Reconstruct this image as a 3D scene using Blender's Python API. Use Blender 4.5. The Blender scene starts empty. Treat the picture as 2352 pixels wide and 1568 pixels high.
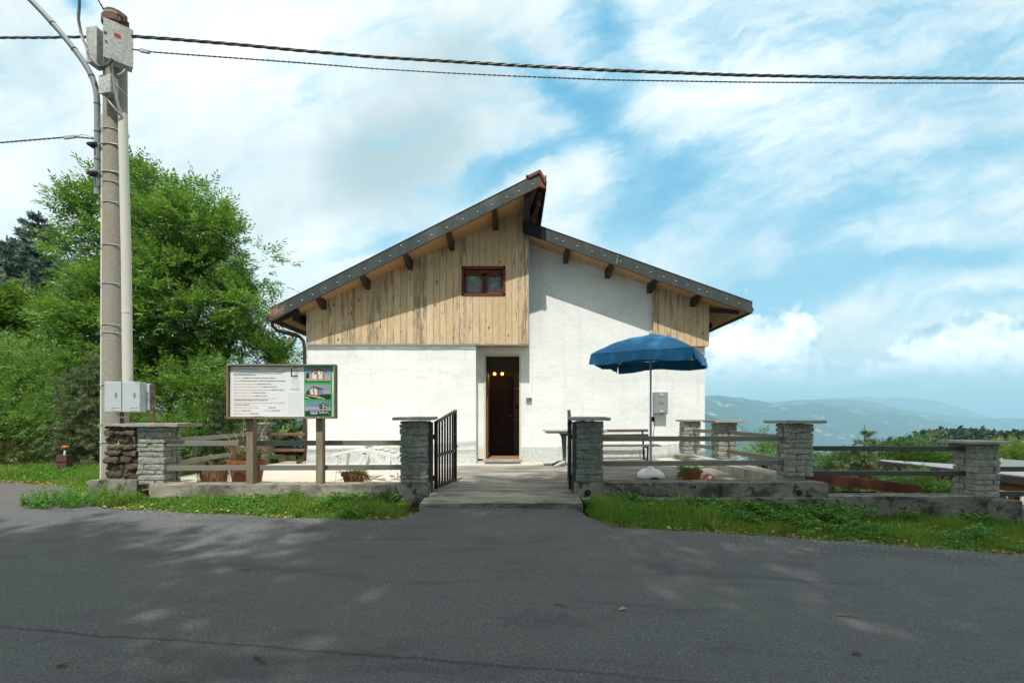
import bpy, math, random
import numpy as np
from mathutils import Vector, Matrix

random.seed(7); RNG = np.random.default_rng(7)
scn = bpy.context.scene
F, CX, CY, EYE = 1110.0, 1176.0, 965.0, 1.5

def P(px, py, Y):
    return ((px-CX)/F*Y, Y, EYE+(CY-py)/F*Y)

# ------------------------------------------------------------------ camera
cam_d = bpy.data.cameras.new('camera'); cam = bpy.data.objects.new('camera', cam_d)
scn.collection.objects.link(cam); scn.camera = cam
cam.location = (0, 0, EYE); cam.rotation_euler = (math.radians(90), 0, 0)
cam_d.sensor_width = 36; cam_d.lens = F/2352*36
cam_d.shift_y = (CY-784)/2352; cam_d.clip_start = 0.05; cam_d.clip_end = 120000
scn.view_settings.view_transform = 'Standard'; scn.view_settings.look = 'None'
scn.view_settings.exposure = 0.56; scn.view_settings.gamma = 1; scn.view_settings.use_curve_mapping = False
scn.cycles.use_denoising = True
scn.cycles.max_bounces = 8; scn.cycles.transparent_max_bounces = 12
scn.cycles.caustics_reflective = False; scn.cycles.caustics_refractive = False
scn.cycles.sample_clamp_indirect = 4.0

# ------------------------------------------------------------------ node helper
class G:
    def __init__(s, tree): s.t = tree; s.L = tree.links
    def n(s, typ, ins=None, **props):
        nd = s.t.nodes.new(typ)
        for k, v in props.items(): setattr(nd, k, v)
        for k, v in (ins or {}).items(): s.put(nd.inputs[k], v)
        return nd
    def put(s, sock, v):
        if isinstance(v, bpy.types.NodeSocket): s.L.new(v, sock)
        elif v is not None:
            if hasattr(sock.default_value, '__len__') and not hasattr(v, '__len__'): v = [v]*len(sock.default_value)
            if sock.type == 'RGBA' and len(v) == 3: v = (*v, 1)
            sock.default_value = v
    def m(s, op, a, b=None, c=None, clamp=False):
        nd = s.n('ShaderNodeMath', operation=op, use_clamp=clamp)
        for i, v in enumerate((a, b, c)):
            if v is not None: s.put(nd.inputs[i], v)
        return nd.outputs[0]
    def add(s, a, b): return s.m('ADD', a, b)
    def sub(s, a, b): return s.m('SUBTRACT', a, b)
    def mul(s, a, b): return s.m('MULTIPLY', a, b)
    def step(s, v, lo, hi, a=0.0, b=1.0):
        nd = s.n('ShaderNodeMapRange', {'Value': v, 'From Min': lo, 'From Max': hi, 'To Min': a, 'To Max': b}, interpolation_type='SMOOTHSTEP')
        return nd.outputs[0]
    def mix(s, f, a, b, mode='MIX'):
        nd = s.n('ShaderNodeMix', data_type='RGBA', blend_type=mode)
        s.put(nd.inputs[0], f); s.put(nd.inputs[6], a); s.put(nd.inputs[7], b); return nd.outputs[2]
    def xyz(s, v):
        nd = s.n('ShaderNodeSeparateXYZ', {0: v}); return nd.outputs[0], nd.outputs[1], nd.outputs[2]
    def comb(s, x, y, z): return s.n('ShaderNodeCombineXYZ', {0: x, 1: y, 2: z}).outputs[0]
    def sc(s, v, k): return s.n('ShaderNodeMapping', {'Vector': v, 'Scale': k}).outputs[0]
    def noise(s, v, scale, detail=4, rough=.55, dist=0.0):
        return s.n('ShaderNodeTexNoise', {'Vector': v, 'Scale': scale, 'Detail': detail, 'Roughness': rough, 'Distortion': dist}).outputs[0]
    def voro(s, v, scale, feature='F1', out=0, rnd=1.0):
        nd = s.n('ShaderNodeTexVoronoi', {'Vector': v, 'Scale': scale, 'Randomness': rnd}, feature=feature); return nd.outputs[out]
    def white(s, v, dims='3D'):
        nd = s.n('ShaderNodeTexWhiteNoise', noise_dimensions=dims)
        s.put(nd.inputs['W' if dims == '1D' else 'Vector'], v); return nd.outputs[0]

# ------------------------------------------------------------------ world: sky and clouds
SUNV = Vector((-0.07, -1.0, 1.80)).normalized()
EL = math.asin(SUNV.z)
w = bpy.data.worlds.new('World'); scn.world = w; w.use_nodes = True
w.node_tree.nodes.clear(); g = G(w.node_tree)
sky = g.n('ShaderNodeTexSky', sky_type='NISHITA', sun_disc=False)
sky.sun_elevation = EL; sky.sun_rotation = math.atan2(SUNV.x, SUNV.y); sky.altitude = 1200
D = g.n('ShaderNodeTexCoord').outputs['Generated']
dx, dy, dz = g.xyz(D)
dyc = g.m('MAXIMUM', g.m('ABSOLUTE', dy), .12)
u = g.m('DIVIDE', dx, dyc); v = g.m('DIVIDE', dz, dyc)
uv = g.comb(u, v, 0.0)
def ell(px, py, rx, ry, ang=0.0, amp=1.0):
    a = math.radians(ang); cu, cv = (px-CX)/F, (CY-py)/F
    du = g.sub(UU, cu); dv = g.sub(VV, cv)
    p = g.add(g.mul(du, math.cos(a)/(rx/F)), g.mul(dv, math.sin(a)/(rx/F)))
    q = g.add(g.mul(du, -math.sin(a)/(ry/F)), g.mul(dv, math.cos(a)/(ry/F)))
    r2 = g.add(g.mul(p, p), g.mul(q, q))
    return g.mul(g.m('POWER', 2.718, g.mul(r2, -1.0)), amp)
def total(lst):
    o = lst[0]
    for e in lst[1:]: o = g.add(o, e)
    return o
def warp(sc_, amt, det=6):
    wn = g.n('ShaderNodeTexNoise', {'Vector': uv, 'Scale': sc_, 'Detail': det, 'Roughness': .62}).outputs[1]; a_, b_, _ = g.xyz(wn)
    return g.mul(g.sub(a_, .5), amt), g.mul(g.sub(b_, .5), amt)
w1x, w1y = warp(1.9, .22); w2x, w2y = warp(8.0, .055, 9)
UU = g.add(g.add(u, w1x), w2x); VV = g.add(g.add(v, w1y), w2y)
blue = total([ell(1390, 90, 120, 60, -70, .55), ell(1290, 190, 150, 50, -35, .6), ell(1150, 400, 190, 36, 22, .75), ell(880, 560, 120, 26, 22, .45),
              ell(1570, 420, 170, 60, 30, .62), ell(1450, 500, 110, 60, 60, .4), ell(1850, 640, 330, 55, 8, .62), ell(2150, 610, 260, 40, 12, .45), ell(1720, 700, 160, 70, 0, .45),
              ell(185, 8, 40, 30, 0, .7), ell(1400, 310, 160, 50, -30, .35), ell(1950, 480, 140, 40, 25, .30), ell(2280, 330, 120, 40, 20, .25), ell(1800, 60, 420, 110, 0, .26),
              ell(1990, 870, 600, 70, 0, .35), ell(2330, 170, 200, 110, 20, .30), ell(2250, 700, 240, 24, 12, .4), ell(2000, 330, 620, 420, 0, .30), ell(1750, 560, 300, 120, 20, .12)])
def rotuv(a_, k): return g.sc(g.n('ShaderNodeMapping', {'Vector': g.comb(g.add(u, w1x), g.add(v, w1y), 0.0), 'Rotation': (0, 0, a_)}).outputs[0], k)
wis = g.noise(rotuv(-.38, (1.0, 3.6, 1)), 1.9, 12, .68, .12)
wis2 = g.noise(rotuv(-.28, (1, 2.6, 1)), 7.5, 12, .72, .08)
nz = g.add(g.mul(g.sub(wis, .5), 1.7), g.mul(g.sub(wis2, .5), .75))
cov = g.step(g.add(g.sub(.78, blue), nz), -.24, .86)
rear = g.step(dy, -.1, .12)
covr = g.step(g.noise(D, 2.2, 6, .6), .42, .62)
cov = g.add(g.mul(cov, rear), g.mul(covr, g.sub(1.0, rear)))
big = g.noise(g.comb(UU, VV, 0.0), 2.3, 9, .60, .2)
grey = total([ell(960, 330, 260, 150, 30, .75), ell(1000, 120, 280, 90, 10, .35), ell(560, 330, 220, 100, 20, .3), ell(850, 420, 180, 100, 0, .3), ell(2000, 430, 260, 80, 20, .15), ell(640, 140, 180, 100, 0, -.35), ell(730, 590, 140, 60, 0, -.6), ell(300, 230, 250, 100, 0, -.15), ell(1150, 260, 130, 90, 0, -.2)])
gr = g.step(g.add(grey, g.add(g.mul(g.sub(big, .5), 2.2), g.mul(g.sub(wis2, .5), .30))), -.55, 1.0)
ccol = g.mix(gr, (.93, .965, .96), (.40, .51, .54))
skyc = g.mix(g.step(v, -.02, .70), (.36, .68, .84), (.085, .45, .72))
skyc = g.mix(.35, skyc, g.mix(1.0, sky.outputs[0], (.11, .115, .10), 'MULTIPLY'))
thin = g.mix(cov, (.42, .69, .80), ccol)
base = g.mix(cov, skyc, thin)
# cumulus bank above the valley
top = total([ell(1740, 785, 115, 85, 0, 1.1), ell(1640, 810, 100, 65, 0, .8), ell(1850, 745, 45, 22, 30, .5), ell(2150, 808, 130, 52, 12, .9), ell(2300, 790, 110, 58, 0, .9), ell(1990, 865, 170, 36, 0, .6),
             ell(2352, 850, 300, 40, 0, .6), ell(1700, 870, 220, 36, 0, .7), ell(2600, 800, 200, 80, 0, .8)])
def bnoise(lx, ly): return g.noise(g.n('ShaderNodeMapping', {'Vector': uv, 'Location': (lx, ly, 0)}).outputs[0], 10.0, 12, .60, .15)
bn = bnoise(0, 0); bn2 = bnoise(.010, -.020)
cm = g.mul(g.step(g.add(top, g.mul(g.sub(bn, .5), 1.35)), .24, .40), rear)
cm = g.mul(cm, g.step(g.add(v, g.mul(g.sub(bn, .5), .05)), .045, .075))
lit = g.step(g.add(g.mul(g.sub(bn, bn2), 3.4), g.mul(g.sub(top, .6), .5)), -.62, .55)
lit = g.mul(lit, g.step(v, .05, .15, .15, 1.0))
cum = g.mix(lit, (.38, .56, .66), (1.38, 1.38, 1.35))
base = g.mix(g.mul(cm, .95), base, cum)
base = g.mix(g.mul(g.sub(1.0, rear), g.step(covr, 0, 1, .55, 1)), base, (1.02, 1.0, .93))  # warm white cloud added to the unseen rear sky, warming light on the house front
base = g.mix(g.step(v, -.01, .075, .8, 0.0), base, (.58, .83, .94))
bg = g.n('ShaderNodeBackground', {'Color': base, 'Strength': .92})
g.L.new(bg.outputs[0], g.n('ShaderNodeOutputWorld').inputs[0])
w.cycles.sampling_method = 'MANUAL'; w.cycles.sample_map_resolution = 512

sd = bpy.data.lights.new('sun', 'SUN'); so = bpy.data.objects.new('sun', sd); scn.collection.objects.link(so)
sd.energy = 3.7; sd.angle = math.radians(.55); sd.color = (1.0, .955, .885)
so.rotation_euler = SUNV.to_track_quat('Z', 'Y').to_euler(); so.location = (-2, -20, 40)

# ------------------------------------------------------------------ mesh helpers
LOC = {}
def hsh(ix, iy, iz, seed):
    h = (ix*374761393 + iy*668265263 + iz*2147483647*3 + seed*974634777) & 0xffffffff
    h = ((h ^ (h >> 13))*1274126177) & 0xffffffff
    return ((h ^ (h >> 16)) & 0xffff)/65535.0
def vnoise(p, seed=0):
    p = np.asarray(p, float); i = np.floor(p).astype(np.int64); f = p-i; f = f*f*(3-2*f); r = 0
    for a in (0, 1):
        for b in (0, 1):
            for c in (0, 1):
                wgt = (f[:, 0] if a else 1-f[:, 0])*(f[:, 1] if b else 1-f[:, 1])*(f[:, 2] if c else 1-f[:, 2])
                r = r+wgt*hsh(i[:, 0]+a, i[:, 1]+b, i[:, 2]+c, seed)
    return r
def fbm(p, seed=0, o=4, gain=.5):
    r = 0; a = 1; t = 0; p = np.asarray(p, float)
    for k in range(o): r = r+a*vnoise(p*2**k, seed+k*17); t += a; a *= gain
    return r/t

class MB:
    def __init__(s): s.V = []; s.Q = []; s.n = 0
    def add(s, v, faces, mi=0):
        v = np.asarray(v, float).reshape(-1, 3); by = {}
        if isinstance(faces, np.ndarray): s.Q.append((faces+s.n, mi))
        else:
            for f in faces: by.setdefault(len(f), []).append(f)
            for k, fs in by.items(): s.Q.append((np.array(fs)+s.n, mi))
        s.V.append(v); s.n += len(v); return s
    def box(s, x0, x1, y0, y1, z0, z1, mi=0):
        v = [(x, y, z) for z in (z0, z1) for y in (y0, y1) for x in (x0, x1)]
        return s.add(v, [(0, 2, 3, 1), (4, 5, 7, 6), (0, 1, 5, 4), (2, 6, 7, 3), (0, 4, 6, 2), (1, 3, 7, 5)], mi)
    def bar(s, p, q, wd, ht, up=(0, 0, 1), mi=0):
        p = np.array(p, float); q = np.array(q, float); d = q-p; d = d/np.linalg.norm(d); up = np.array(up, float)
        a = np.cross(d, up); a = a/np.linalg.norm(a); b = np.cross(a, d); v = []
        for e in (p, q):
            for sx, sy in ((-1, -1), (1, -1), (1, 1), (-1, 1)): v.append(e+a*sx*wd/2+b*sy*ht/2)
        return s.add(v, [(3, 2, 1, 0), (4, 5, 6, 7), (0, 1, 5, 4), (1, 2, 6, 5), (2, 3, 7, 6), (3, 0, 4, 7)], mi)
    def tube(s, pts, rad, n=8, mi=0, caps=True):
        pts = np.array(pts, float); k = len(pts)
        rad = np.full(k, rad) if np.isscalar(rad) else np.array(rad, float)
        t = np.gradient(pts, axis=0); t = t/np.maximum(np.linalg.norm(t, axis=1), 1e-9)[:, None]
        a = np.array((0, 0, 1.0)) if abs(t[0][2]) < .9 else np.array((1.0, 0, 0)); V = []
        for i in range(k):
            b = np.cross(t[i], a); b /= np.linalg.norm(b); a = np.cross(b, t[i])
            for j in range(n):
                th = 2*math.pi*j/n; V.append(pts[i]+rad[i]*(a*math.cos(th)+b*math.sin(th)))
        i, j = np.meshgrid(np.arange(k-1), np.arange(n), indexing='ij'); i = i.ravel(); j = j.ravel(); j2 = (j+1) % n
        s.add(V, np.stack([i*n+j, i*n+j2, (i+1)*n+j2, (i+1)*n+j], 1), mi)
        if caps: s.add(V[:n], [tuple(range(n))[::-1]], mi); s.add(V[-n:], [tuple(range(n))], mi)
        return s
    def lathe(s, prof, c=(0, 0, 0), n=24, mi=0, wob=0):
        k = len(prof); V = []
        for r, z in prof:
            for j in range(n): th = 2*math.pi*j/n; V.append((c[0]+r*math.cos(th), c[1]+r*math.sin(th), c[2]+z))
        fs = [(i*n+j, i*n+(j+1) % n, (i+1)*n+(j+1) % n, (i+1)*n+j) for i in range(k-1) for j in range(n)]
        return s.add(V, fs, mi)
    def prism(s, poly, y0, y1, mi=0):     # poly in XZ, counter-clockwise seen from -Y
        n = len(poly); v = [(x, y0, z) for x, z in poly]+[(x, y1, z) for x, z in poly]
        return s.add(v, [tuple(range(n)), tuple(range(2*n-1, n-1, -1))]+[(i, i+n, (i+1) % n+n, (i+1) % n) for i in range(n)], mi)
    def grid(s, nx, ny, fn, mi=0, flip=False):
        a, b = np.meshgrid(np.linspace(0, 1, nx), np.linspace(0, 1, ny), indexing='ij')
        v = fn(a.ravel(), b.ravel()); i, j = np.meshgrid(np.arange(nx-1), np.arange(ny-1), indexing='ij'); i = i.ravel(); j = j.ravel()
        q = np.stack([i*ny+j, (i+1)*ny+j, (i+1)*ny+j+1, i*ny+j+1], 1)
        return s.add(v, q[:, ::-1] if flip else q, mi)
    def rock(s, x0, x1, y0, y1, z0, z1, res=.03, amp=.008, rnd=.012, seed=0, mi=0):
        # a box with rounded edges and a rough split surface
        lo = np.array((x0, y0, z0)); hi = np.array((x1, y1, z1)); c = (lo+hi)/2; h = (hi-lo)/2
        for ax in range(3):
            o = [k for k in range(3) if k != ax]; na = max(2, int((hi-lo)[o[0]]/res)+2); nb = max(2, int((hi-lo)[o[1]]/res)+2)
            for sg in (0, 1):
                def fn(a, b):
                    p = np.zeros((len(a), 3)); p[:, o[0]] = lo[o[0]]+a*(hi-lo)[o[0]]; p[:, o[1]] = lo[o[1]]+b*(hi-lo)[o[1]]; p[:, ax] = (lo, hi)[sg][ax]
                    q = (p-c)/h; r = min(rnd, *h); inner = np.clip(p, lo+r, hi-r); d = p-inner; L = np.linalg.norm(d, axis=1)
                    p = inner+d/np.maximum(L, 1e-9)[:, None]*np.minimum(L, r)[:, None]
                    nn = d/np.maximum(L, 1e-9)[:, None]
                    disp = (fbm(p*22+seed*3.1, seed, 3, .6)-.5)*2*amp*1.3
                    disp2 = np.stack([vnoise(p*13+31*k, seed+k) for k in range(3)], 1)-.5
                    return p+nn*disp[:, None]+disp2*amp*1.1
                s.grid(na, nb, fn, mi, flip=(sg == 0) != (ax == 1))
        return s
    def arrays(s):
        return np.concatenate(s.V) if s.V else np.zeros((0, 3))
    def build(s, name, mats, parent=None, loc=None, smooth=False, bevel=0, base=False):
        V = s.arrays(); me = bpy.data.meshes.new(name)
        if parent is not None: V = V-np.array(LOC[parent.name])
        elif loc is not None: V = V-np.array(loc)
        elif base:
            lo, hi = V.min(0), V.max(0); loc = ((lo[0]+hi[0])/2, (lo[1]+hi[1])/2, lo[2]); V = V-np.array(loc)
        me.vertices.add(len(V)); me.vertices.foreach_set('co', V.ravel().astype(np.float32))
        lv = np.concatenate([q.ravel() for q, _ in s.Q]).astype(np.int32)
        cnt = np.concatenate([np.full(len(q), q.shape[1]) for q, _ in s.Q]).astype(np.int32)
        mi = np.concatenate([np.full(len(q), m_) for q, m_ in s.Q]).astype(np.int32)
        me.loops.add(len(lv)); me.loops.foreach_set('vertex_index', lv)
        me.polygons.add(len(cnt)); me.polygons.foreach_set('loop_start', np.concatenate([[0], np.cumsum(cnt)[:-1]]).astype(np.int32))
        me.polygons.foreach_set('loop_total', cnt); me.polygons.foreach_set('material_index', mi)
        me.polygons.foreach_set('use_smooth', np.full(len(cnt), bool(smooth)))
        me.update(calc_edges=True); me.validate()
        for m_ in (mats if isinstance(mats, (list, tuple)) else [mats]): me.materials.append(m_)
        o = bpy.data.objects.new(name, me); scn.collection.objects.link(o)
        if parent is not None: o.parent = parent; LOC[o.name] = LOC[parent.name]
        else:
            if loc is not None: o.location = loc
            LOC[o.name] = tuple(loc) if loc is not None else (0, 0, 0)
        if bevel:
            b = o.modifiers.new('bevel', 'BEVEL'); b.width = bevel; b.segments = 2; b.limit_method = 'ANGLE'
        return o
def rel(o, world_parent):                     # mesh object under a mesh parent built with its own location
    return o
def tag(o, label, cat, group=None, kind=None):
    if label: o['label'] = label
    if cat: o['category'] = cat
    if group: o['group'] = group
    if kind: o['kind'] = kind
    return o
def thing(name, label, cat, loc, group=None):
    o = bpy.data.objects.new(name, None); scn.collection.objects.link(o); o.location = loc; o.empty_display_size = .1
    LOC[o.name] = tuple(loc); return tag(o, label, cat, group)
def struct(o): o['kind'] = 'structure'; return o
def dup(root, loc, label=None, rz=None):
    def cp(o, par):
        c = o.copy(); scn.collection.objects.link(c); c.parent = par; LOC[c.name] = LOC.get(o.name, (0, 0, 0))
        for ch in o.children: cp(ch, c)
        return c
    r = cp(root, None); r.location = loc; LOC[r.name] = tuple(loc)
    if label: r['label'] = label
    if rz is not None: r.rotation_euler = (0, 0, rz)
    return r

# ------------------------------------------------------------------ materials
def mat(name, fn=None, color=(.5, .5, .5), rough=.8, metal=0.0, spec=.3):
    m_ = bpy.data.materials.new(name); m_.use_nodes = True; t = m_.node_tree; t.nodes.clear(); q = G(t)
    b = q.n('ShaderNodeBsdfPrincipled', {'Base Color': color, 'Roughness': rough, 'Metallic': metal, 'Specular IOR Level': spec})
    q.L.new(b.outputs[0], q.n('ShaderNodeOutputMaterial').inputs[0])
    if fn:
        co = q.n('ShaderNodeTexCoord').outputs['Object']; r = fn(q, co) or {}
        if 'c' in r: q.put(b.inputs['Base Color'], r['c'])
        if 'r' in r: q.put(b.inputs['Roughness'], r['r'])
        if 'h' in r:
            bp = q.n('ShaderNodeBump', {'Height': r['h'], 'Strength': r.get('hs', .5), 'Distance': r.get('hd', .01)}); q.L.new(bp.outputs[0], b.inputs['Normal'])
    return m_
def simple(name, color, var=.15, scale=8, rough=.7, metal=0.0, spec=.3, bump=.2, hd=.003, fine=60):
    def fn(q, co):
        a = q.noise(co, scale, 5, .6); b = q.noise(co, fine, 3, .6)
        k = q.add(q.mul(q.sub(a, .5), var*2.4), q.mul(q.sub(b, .5), var))
        hv = q.n('ShaderNodeHueSaturation', {'Color': (*color, 1), 'Value': q.add(1.0, k)}).outputs[0]
        return dict(c=hv, h=b, hs=bump, hd=hd, r=q.step(a, .2, .8, rough-.1, min(1, rough+.1)))
    return mat(name, fn, color, rough, metal, spec)

def f_plaster(q, co):
    x, y, z = q.xyz(co)
    a = q.noise(q.sc(co, (.7, .7, 1.6)), 1.3, 7, .62, .5); b = q.noise(q.sc(co, (1, 1, 2.4)), 5.5, 7, .65, .6); c = q.noise(co, 38, 4, .6)
    col = q.mix(q.step(a, .38, .66), (.83, .845, .82), (.75, .765, .735))
    col = q.mix(q.step(b, .44, .72, 0, .38), col, (.66, .66, .61))
    edge = q.step(q.m('ABSOLUTE', q.sub(q.add(z, q.mul(q.sub(a, .5), 1.3)), 2.55)), 0.0, .045, .30, 0.0)
    col = q.mix(edge, col, (.60, .57, .50))
    dr = q.noise(q.comb(q.mul(x, 7.0), y, q.mul(z, .35)), 1.0, 5, .65); col = q.mix(q.mul(q.step(dr, .52, .68, 0, .22), q.step(c, .3, .6, .5, 1)), col, (.50, .50, .45))
    cr = q.voro(q.comb(q.add(x, q.mul(q.sub(a, .5), .8)), y, q.add(z, q.mul(q.sub(b, .5), .5))), .55, 'DISTANCE_TO_EDGE'); col = q.mix(q.step(cr, .0, .006, .28, 0), col, (.40, .39, .35))
    low = q.step(q.add(z, q.mul(b, .16)), .86, 1.02, .55, 0.0); col = q.mix(low, col, (.60, .52, .40))
    return dict(c=col, h=q.add(q.mul(b, .8), q.mul(c, .5)), hs=.35, hd=.012)
M_plaster = mat('white_plaster', f_plaster, rough=.92, spec=.15)

def wood_boards(width, axis, cols, grey=.5, knots=1.0, lines=True, weather=True):
    def fn(q, co):
        x, y, z = q.xyz(co); s = {'x': x, 'y': y}[axis]; idx = q.m('FLOOR', q.m('DIVIDE', s, width)); fr = q.m('FRACT', q.m('DIVIDE', s, width))
        rnd = q.white(idx, '1D'); rnd2 = q.white(q.add(idx, 77.3), '1D')
        if axis == 'x': gv = q.comb(q.mul(x, 1.0), y, q.add(q.mul(z, .10), q.mul(rnd, 37.0)))
        else: gv = q.comb(q.add(q.mul(x, .10), q.mul(rnd, 37.0)), y, z)
        gr = q.noise(gv, 55, 5, .65, 1.1); gr2 = q.noise(gv, 17, 4, .6, .8)
        st = q.noise(q.comb(q.mul(x, 9.0), y, q.add(q.mul(z, 1.1), q.mul(rnd, 19.0))), 1.0, 6, .7)
        col = q.mix(rnd, cols[0], cols[1]); col = q.mix(q.step(gr, .35, .7, 0, .75), col, cols[2])
        col = q.mix(q.step(gr2, .5, .75, 0, .55), col, cols[3])
        if weather:
            gm = q.mul(q.step(q.add(st, q.mul(q.sub(rnd2, .5), .20)), .50, .66), q.step(gr, .25, .55, .35, 1.0))
            col = q.mix(q.mul(gm, grey), col, (.10, .095, .085))
        vk = q.comb(q.mul(x, 1.0), y, q.add(q.mul(z, .55), q.mul(rnd2, 11.0))) if axis == 'x' else q.comb(q.add(q.mul(x, .55), q.mul(rnd2, 11.0)), y, z)
        kd = q.voro(vk, 5.2); kn = q.mul(q.step(kd, .07, .14, 1.0, 0.0), knots); col = q.mix(q.mul(kn, .85), col, (.075, .04, .018))
        if lines: col = q.mix(q.step(q.m('ABSOLUTE', q.sub(fr, .5)), .46, .497, 0, .8), col, (.05, .032, .018))
        return dict(c=col, h=gr, hs=.35, hd=.004)
    return fn
M_clad = mat('weathered_cladding', wood_boards(.15, 'x', [(.61, .45, .27), (.71, .57, .39), (.47, .31, .16), (.77, .66, .49)], .72), rough=.8, spec=.2)
M_soffit = mat('soffit_boards', wood_boards(.11, 'y', [(.50, .30, .15), (.58, .37, .19), (.38, .21, .10), (.60, .42, .25)], .3, .8), rough=.75, spec=.2)
M_darkwood = simple('dark_stained_wood', (.035, .020, .013), .35, 6, .6)
M_redwood = simple('red_brown_stained_wood', (.115, .036, .018), .35, 5, .55, fine=30)
M_redmetal = simple('red_painted_sheet', (.19, .055, .035), .25, 5, .5)
M_copper = simple('brown_copper', (.085, .045, .032), .35, 9, .42, .3)
def f_fascia(q, co):
    x, y, z = q.xyz(co); a = q.noise(q.comb(q.mul(x, 14.0), y, q.mul(z, 1.2)), 1.0, 5, .65); b = q.noise(co, 2.2, 5, .6)
    col = q.mix(a, (.036, .043, .041), (.085, .097, .092)); col = q.mix(q.step(b, .5, .72, 0, .4), col, (.15, .165, .155))
    end = q.step(x, -5.22, -4.95, .9, 0.0); sp = q.step(q.noise(co, 7, 4, .6), .42, .62); col = q.mix(q.mul(end, sp), col, (.34, .19, .12))
    blk = q.mul(q.step(x, .66, .662, 1, 0.0), q.step(z, 5.98, 6.0, 1, 0)); blk = q.mul(blk, q.step(x, .18, .2)); col = q.mix(blk, col, (.016, .017, .018))
    return dict(c=col, r=q.step(a, .2, .8, .38, .6), h=a, hs=.15, hd=.003)
M_fascia = mat('grey_sheet_fascia', f_fascia, rough=.5, metal=.25)
M_zinc = simple('bolt_zinc', (.42, .42, .38), .2, 30, .45, .6)
M_shingle = simple('dark_roof_tiles', (.07, .06, .055), .3, 6, .8)
def f_granite(q, co):
    a = q.voro(co, 95, out=1); s = q.n('ShaderNodeSeparateColor', {0: a}).outputs[0]; b = q.noise(co, 3, 4, .6)
    col = q.mix(q.step(s, .15, .9), (.40, .43, .43), (.70, .72, .71)); col = q.mix(q.step(b, .45, .7, 0, .35), col, (.60, .55, .47))
    return dict(c=col, h=s, hs=.25, hd=.003)
M_granite = mat('speckled_granite_plinth', f_granite, rough=.75)
def f_stone(c1, c2, c3):
    def fn(q, co):
        rnd = q.n('ShaderNodeNewGeometry').outputs['Random Per Island']
        a = q.noise(q.sc(co, (1, 1, 2.6)), 13, 7, .68, .9); b = q.noise(co, 4.5, 4, .6); f = q.noise(co, 120, 3, .7)
        col = q.mix(q.step(a, .34, .66), c1, c2); col = q.mix(q.step(b, .48, .72, 0, .6), col, c3)
        col = q.mix(q.step(f, .5, .75, 0, .35), col, (.02, .02, .018))
        return dict(c=col, h=q.add(a, q.mul(f, .4)), hs=.85, hd=.018)
    return fn
M_stone = mat('grey_green_split_stone', f_stone((.095, .115, .100), (.26, .285, .245), (.36, .335, .25)), rough=.9, spec=.2)
M_pale = mat('pale_split_stone', f_stone((.19, .20, .175), (.42, .42, .37), (.54, .47, .35)), rough=.9, spec=.2)
M_brown = mat('brown_field_stone', f_stone((.045, .035, .024), (.15, .12, .085), (.24, .20, .15)), rough=.95, spec=.2)
M_mortar = simple('sandy_mortar', (.30, .27, .21), .25, 20, .95)
def f_cap(q, co):
    a = q.noise(co, 9, 6, .65); b = q.noise(co, 3, 4, .6); col = q.mix(a, (.20, .20, .165), (.42, .41, .36)); col = q.mix(q.step(b, .47, .66, 0, .55), col, (.23, .20, .085))
    return dict(c=col, h=a, hs=.4, hd=.006)
M_cap = mat('lichened_slab', f_cap, rough=.9)
def conc(c1, c2, dark, moss=0.0, streak=True):
    def fn(q, co):
        v = q.sc(co, (.55, 1.5, 1)) if streak else co
        a = q.noise(v, 2.6, 8, .68, .5); b = q.noise(q.sc(co, (.5, 2.6, 1.2)), 3.2, 8, .72, .4); f = q.noise(co, 90, 3, .7)
        col = q.mix(q.step(a, .32, .68), c1, c2); col = q.mix(q.step(b, .47, .62, 0, dark), col, (.035, .034, .028))
        col = q.mix(q.step(f, .4, .8, 0, .3), col, (.09, .085, .07))
        if moss: col = q.mix(q.step(q.noise(co, 6.5, 6, .7), .52, .62, 0, moss), col, (.018, .019, .010))
        return dict(c=col, h=q.add(b, q.mul(f, .5)), hs=.5, hd=.008)
    return fn
def f_patio(q, co):
    x, y, z = q.xyz(co)
    b = q.noise(q.sc(co, (.5, 2.2, 1.2)), 2.4, 9, .74, .5); a = q.noise(q.sc(co, (.5, 1.2, 1)), 1.2, 6, .6, .4); f = q.noise(co, 80, 3, .7)
    near = q.step(q.add(y, q.mul(q.sub(a, .5), 1.6)), 10.2, 10.9, 1.0, 0.0)          # darker tone from the gate to the door strip
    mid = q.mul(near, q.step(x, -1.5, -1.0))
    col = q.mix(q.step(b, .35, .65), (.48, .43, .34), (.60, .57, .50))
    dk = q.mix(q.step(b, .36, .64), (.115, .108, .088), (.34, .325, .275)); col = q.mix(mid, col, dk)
    col = q.mix(q.step(f, .4, .8, 0, .25), col, (.12, .11, .09))
    return dict(c=col, h=q.add(b, q.mul(f, .4)), hs=.5, hd=.008)
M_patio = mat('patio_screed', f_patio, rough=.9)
M_curb = mat('stained_concrete', conc((.13, .125, .10), (.27, .26, .215), .85, .85), rough=.95)
M_curbl = mat('pale_concrete', conc((.36, .33, .26), (.50, .47, .39), .35, .3), rough=.95)
M_rail = simple('grey_painted_steel', (.185, .18, .155), .10, 3, .5, .0)
M_raildk = simple('charcoal_painted_steel', (.060, .063, .062), .12, 3, .4, .0)
M_black = simple('black_painted_iron', (.016, .014, .013), .3, 12, .45, .2)
def f_rust(q, co):
    a = q.noise(q.sc(co, (.6, 3, 3)), 6, 6, .7); return dict(c=q.mix(q.step(a, .44, .60), (.085, .065, .06), (.22, .11, .065)), h=a, hs=.4, hd=.004)
M_rust = mat('rusting_bar', f_rust, rough=.8)
M_terra = simple('terracotta', (.25, .090, .042), .22, 10, .85)
M_whitepl = simple('white_moulded_plastic', (.80, .80, .78), .04, 6, .35, spec=.5, bump=.05)
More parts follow.
